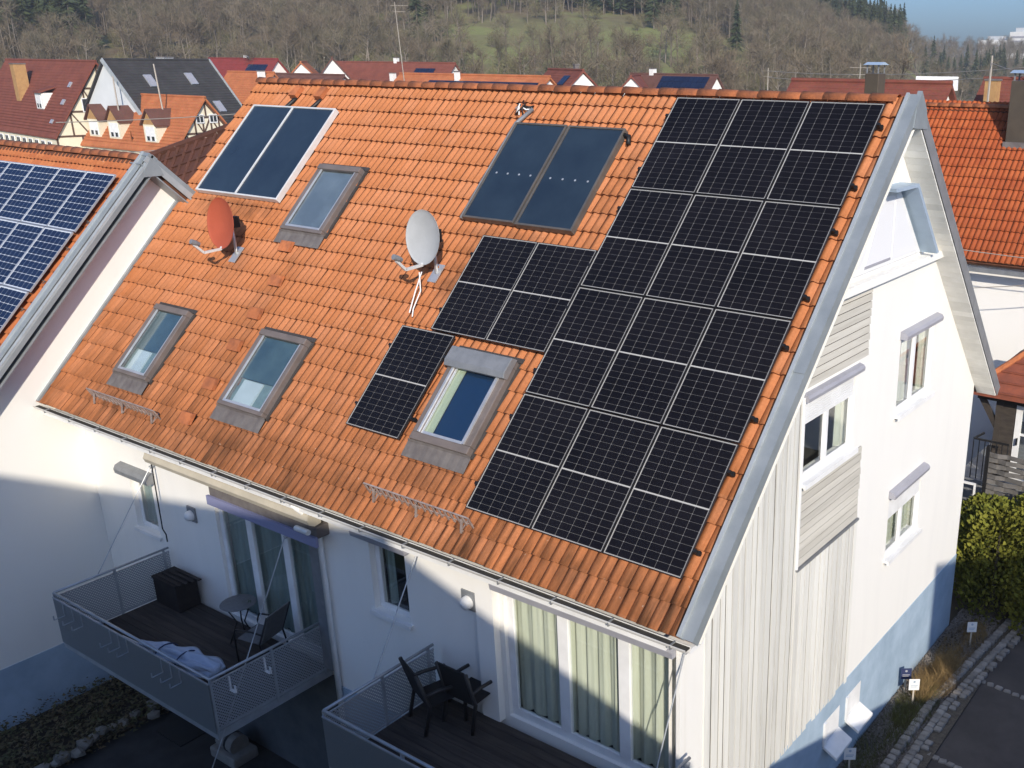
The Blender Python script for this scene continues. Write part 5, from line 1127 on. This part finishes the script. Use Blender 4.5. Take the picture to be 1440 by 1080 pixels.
def wire(a, b, sag, label, r=.018):
    a, b = Vector(a), Vector(b); pts = [a.lerp(b, k / 12) - Vector((0, 0, sag * 4 * (k / 12) * (1 - k / 12))) for k in range(13)]
    o = MB().tube(pts, r, 5).build('overhead_wire', M_MAST); tag(o, label, 'wire')
wire((-60, 24, 1.6), (-60, 56, 3.0), .5, 'upper overhead wire across the half timbered roofs', .03)
wire((-60, 24, -.5), (-60, 56, 1.2), .5, 'lower overhead wire across the half timbered roofs', .03)
wire((-41.5, 82, 4.7), (-2.5, 60, 6.2), .7, 'upper overhead wire right of centre', .03)
wire((-41.5, 82, 4.1), (-2.5, 60, 5.7), .7, 'lower overhead wire right of centre', .03)
wire((-9.2, 49.5, 5.6), (6, 30, 4.6), .5, 'overhead wire above the right neighbour ridge', .02)
wire((-1, 16.6, -.2), (12, 17.0, 2.6), .25, 'dark cable across the right neighbour roof', .012)
wire((-1, 16.6, 1.2), (12, 17.0, 1.5), .3, 'second dark cable across the right neighbour roof', .012)
# ------------------------------------------------------------------ woodland
def noise_mat(name, cols, sc, rough=.95):
    m, N, L, b = node_mat(name); b.inputs['Roughness'].default_value = rough; b.inputs['Specular IOR Level'].default_value = .05
    g = N.new('ShaderNodeNewGeometry'); no = N.new('ShaderNodeTexNoise'); no.inputs['Scale'].default_value = sc; no.inputs['Detail'].default_value = 3; L.new(g.outputs[0], no.inputs[0])
    cr = N.new('ShaderNodeValToRGB'); el = cr.color_ramp.elements; el[0].position = .32; el[1].position = .68; el[0].color = (*cols[0], 1); el[1].color = (*cols[-1], 1)
    for i, c in enumerate(cols[1:-1]): q = el.new(.32 + .36 * (i + 1) / (len(cols) - 1)); q.color = (*c, 1)
    L.new(no.outputs[0], cr.inputs[0]); L.new(cr.outputs[0], b.inputs['Base Color']); return m
M_TWIG = noise_mat('bare_twigs', [(.075, .06, .042), (.19, .15, .105), (.11, .10, .062), (.23, .19, .135)], .13)
M_SHRUB = noise_mat('olive_shrub', [(.075, .075, .036), (.19, .165, .09), (.115, .125, .055)], .17)
M_BARK = noise_mat('pale_bark', [(.12, .10, .08), (.17, .145, .115), (.25, .215, .18)], .11)
M_CON = noise_mat('conifer_needles', [(.028, .042, .022), (.06, .075, .036), (.04, .055, .035)], .12)
def tri_blade(V, F, p, d, w, rg):
    s = np.cross(d, rg.normal(size=3)); s = s / (np.linalg.norm(s) + 1e-9) * w; n = len(V); V += [p - s, p + s, p + d]; F.append((n, n + 1, n + 2))
def limb(V, F, a, b, r0, r1):
    d = b - a; d = d / (np.linalg.norm(d) + 1e-9); u = np.cross(d, [.3, .5, .81]); u /= np.linalg.norm(u) + 1e-9; v = np.cross(d, u); n = len(V)
    for p, r in ((a, r0), (b, r1)):
        for k in range(3): t = 2.094 * k; V.append(p + (u * math.cos(t) + v * math.sin(t)) * r)
    for k in range(3): k2 = (k + 1) % 3; F.append((n + k, n + k2, n + 3 + k2)); F.append((n + k, n + 3 + k2, n + 3 + k))
def bare_tree(seed, H=12, spread=3.6, ntw=460, low=.3):
    rg = np.random.default_rng(seed); TV, TF, CV, CF = [], [], [], []
    top = np.array([rg.normal() * .5, rg.normal() * .5, H * .8]); base = np.zeros(3); mid = top * .5 + rg.normal(size=3) * [.25, .25, 0]
    limb(TV, TF, base, mid, .20, .14); limb(TV, TF, mid, top, .14, .04); ends = []
    for k in range(15):
        t = rg.uniform(low, .95); p = mid * (t / .5) if t < .5 else mid + (top - mid) * ((t - .5) / .5)
        a = rg.uniform(0, 6.28); l = spread * (1.15 - t * .6) * rg.uniform(.6, 1.1); d = np.array([math.cos(a), math.sin(a), rg.uniform(.5, 1.3)]); d /= np.linalg.norm(d); e = p + d * l
        limb(TV, TF, p, e, .07, .025); ends += [(p + d * l * .45, d), (p + d * l * .7, d), (e, d)]
    ends.append((top, np.array([0, 0, 1.])))
    for k in range(ntw):
        p, d = ends[rg.integers(len(ends))]; dd = d * .7 + rg.normal(size=3) * .65 + [0, 0, .35]; dd = dd / np.linalg.norm(dd) * rg.uniform(.7, 2.1); tri_blade(CV, CF, p + rg.normal(size=3) * .35, dd, rg.uniform(.016, .036), rg)
    return (np.array(TV), TF, np.array(CV), CF)
def conifer(seed, H=15):
    rg = np.random.default_rng(seed); TV, TF, CV, CF = [], [], [], []
    limb(TV, TF, np.zeros(3), np.array([0, 0, H * .95]), .22, .03)
    for k in range(330):
        t = rg.random() ** .75; z = H * (.14 + .86 * t); r = (1 - t) ** .85 * H * .19 * rg.uniform(.55, 1.1) + .1; a = rg.uniform(0, 6.28); d = np.array([math.cos(a) * r, math.sin(a) * r, -r * .35 + rg.normal() * .1]); tri_blade(CV, CF, np.array([d[0] * .15, d[1] * .15, z]), d, .16 + .25 * r * .5, rg)
    return (np.array(TV), TF, np.array(CV), CF)
def shrub(seed, H=4.5, n=300):
    rg = np.random.default_rng(seed); TV, TF, CV, CF = [], [], [], []
    for k in range(9):
        a = rg.uniform(0, 6.28); e = np.array([math.cos(a) * H * .3, math.sin(a) * H * .3, H * rg.uniform(.5, .8)]); limb(TV, TF, rg.normal(size=3) * [.2, .2, 0], e, .05, .02)
    for k in range(n):
        u = rg.normal(size=3); u /= np.linalg.norm(u); p = u * [H * .42, H * .42, H * .36] * rg.random() ** .4 + [0, 0, H * .48]; d = u * .5 + rg.normal(size=3) * .5 + [0, 0, .3]; tri_blade(CV, CF, p, d / np.linalg.norm(d) * rg.uniform(.5, 1.1), rg.uniform(.03, .06), rg)
    return (np.array(TV), TF, np.array(CV), CF)
KIND = {'bare': [bare_tree(k, 11 + k % 4, 3.2 + .3 * (k % 3)) for k in range(6)], 'con': [conifer(k + 20, 13 + 2 * k) for k in range(3)], 'shrub': [shrub(k + 40, 3.6 + .6 * k) for k in range(4)], 'birch': [bare_tree(k + 60, 17, 2.2, 200, .5) for k in range(2)]}
def tomesh(name, V, F, m):
    V = np.asarray(V, np.float32); F = np.asarray(F, np.int32); me = bpy.data.meshes.new(name)
    me.vertices.add(len(V)); me.vertices.foreach_set('co', V.ravel()); me.loops.add(F.size); me.loops.foreach_set('vertex_index', F.ravel()); me.polygons.add(len(F)); me.polygons.foreach_set('loop_start', np.arange(0, F.size, 3, dtype=np.int32)); me.update(calc_edges=True); me.materials.append(m); return me
rg = np.random.default_rng(12)
def azx(px): return math.degrees(math.atan((px - 975.2) / 1400.25)) - 33.11
spots = []
def ok_dist(pts, x, y, d): return all((x - a) ** 2 + (y - b) ** 2 > d * d for a, b in pts[-60:])
def nz(x, y, s, o): return math.sin(x * s + o) * math.cos(y * s * 1.1 - o) + .5 * math.sin((x + y) * s * 2.3 + o * 2)
tries = 0
while tries < 5200:
    tries += 1
    az = rg.uniform(-76, -21.6); r = math.sqrt(rg.uniform(150 ** 2, 455 ** 2)); x = CAM.x + r * math.sin(math.radians(az)); y = CAM.y + r * math.cos(math.radians(az))
    px = 975.2 + 1400 * math.tan(math.radians(az + 33.11))
    dm_ = math.hypot(x + 163, y - 200); d2_ = math.hypot(x + 194, y - 119)
    if dm_ < 32 and rg.random() < .88: continue
    if dm_ < 50 and rg.random() < .6: continue
    if d2_ < 14: continue
    if r < 195 and az < -46: continue
    if az > -22.2: continue
    if r < 235:
        if rg.random() < .45: continue
        kind = 'shrub' if rg.random() < .62 else 'bare'
    else:
        c = nz(x, y, .026, 1.7)
        kind = 'con' if (r > 270 and c > .12 and rg.random() < .8) else ('shrub' if rg.random() < (.30 if r < 290 else .06) else 'bare')
    if dm_ < 45 and rg.random() < .6: kind = 'shrub'
    if px < 90 and 195 < r < 260 and rg.random() < .22: kind = 'birch'
    spots.append((r, x, y, kind))
for k in range(1500):      # lower far ridge on the right
    az = rg.uniform(-24, 4); r = math.sqrt(rg.uniform(330 ** 2, 780 ** 2)); 
    if r < 420 and rg.random() < .5: continue
    x = CAM.x + r * math.sin(math.radians(az)); y = CAM.y + r * math.cos(math.radians(az)); spots.append((r, x, y, 'con' if (-21.0 < az < -15.6 and 400 < r < 500 and rg.random() < .8) else 'bare'))
for k in range(120):       # orchard trees and shrubs behind the village
    az = rg.uniform(-66, -17); r = rg.uniform(150, 235) if az < -24 else rg.uniform(120, 330); x = CAM.x + r * math.sin(math.radians(az)); y = CAM.y + r * math.cos(math.radians(az))
    if math.hypot(x + 163, y - 200) < 26 or (az < -44 and r < 205): continue
    spots.append((r, x, y, 'bare' if rg.random() < .6 else 'shrub'))
spots.sort(key=lambda s: s[0])
INFO = {'bare': ('bare_tree', 'bare grey brown tree on the lower slope behind the village', 'tree', M_TWIG), 'con': ('conifer', 'dark green conifer on the wooded hillside', 'tree', M_CON), 'shrub': ('leafless_shrub', 'olive brown leafless shrub on the lower slope behind the village', 'shrub', M_SHRUB), 'birch': ('birch_tree', 'tall slender pale birch on the slope at far left', 'tree', M_TWIG)}
PM = {}
for kd, vs in KIND.items():
    for i, (TV, TF, CV, CF) in enumerate(vs): PM[kd, i] = (tomesh('trunk', TV, TF, M_BARK), tomesh('crown', CV, CF, INFO[kd][3]))
acc = {'bare': [[], [], 0], 'con': [[], [], 0], 'shrub': [[], [], 0], 'trunks': [[], [], 0]}
def push(key, V, F):
    a = acc[key]; a[0].append(V); a[1].append(np.asarray(F, np.int32) + a[2]); a[2] += len(V)
nind = {'bare': 70, 'shrub': 60, 'con': 20, 'birch': 20}
for r, x, y, kd in spots:
    i = int(rg.integers(len(KIND[kd]))); s = rg.uniform(.75, 1.2); yaw = rg.uniform(0, 6.28); z = float(terrain(x, y)) - .2
    if nind[kd] > 0:
        nind[kd] -= 1; nm, lab, cat, _ = INFO[kd]
        e = thing(nm, lab, cat, (x, y, z), (0, 0, yaw), lab + ' group'); e.scale = (s, s, s)
        put('trunk', PM[kd, i][0], e, True); put('crown', PM[kd, i][1], e, True); continue
    TV, TF, CV, CF = KIND[kd][i]; c, sn = math.cos(yaw), math.sin(yaw); M3 = np.array([[c, -sn, 0], [sn, c, 0], [0, 0, 1]]) * s; o = np.array([x, y, z])
    push('trunks', TV @ M3.T + o, TF); push({'birch': 'bare'}.get(kd, kd), CV @ M3.T + o, CF)
for key, nm, m, lab in (('bare', 'bare_woodland', M_TWIG, 'leafless brown woodland covering the hillside'), ('con', 'conifer_woodland', M_CON, 'dark conifers standing in groups on the hillside'), ('shrub', 'shrub_belt', M_SHRUB, 'olive brown scrub on the lower hillside'), ('trunks', 'woodland_trunks', M_BARK, 'pale trunks and limbs of the hillside woodland')):
    V, F, n = acc[key]
    if n: stuff(tag(put(nm, tomesh(nm, np.concatenate(V), np.concatenate(F), m)), lab, 'woodland'))

# ------------------------------------------------------------------ air
hz = MB().box(-900, 500, -120, 1050, -12, 95).build('haze', bpy.data.materials.new('haze_air'))
stuff(tag(hz, 'thin pale haze in the air over the whole place', 'haze'))
hm = MATS['haze_air'] = hz.data.materials[0]; hm.use_nodes = True; hn = hm.node_tree.nodes; hn.clear()
ho = hn.new('ShaderNodeOutputMaterial'); pv_ = hn.new('ShaderNodeVolumePrincipled'); pv_.inputs['Color'].default_value = (.90, .91, .92, 1); pv_.inputs['Density'].default_value = .00042; pv_.inputs['Anisotropy'].default_value = .2
hm.node_tree.links.new(pv_.outputs[0], ho.inputs['Volume'])
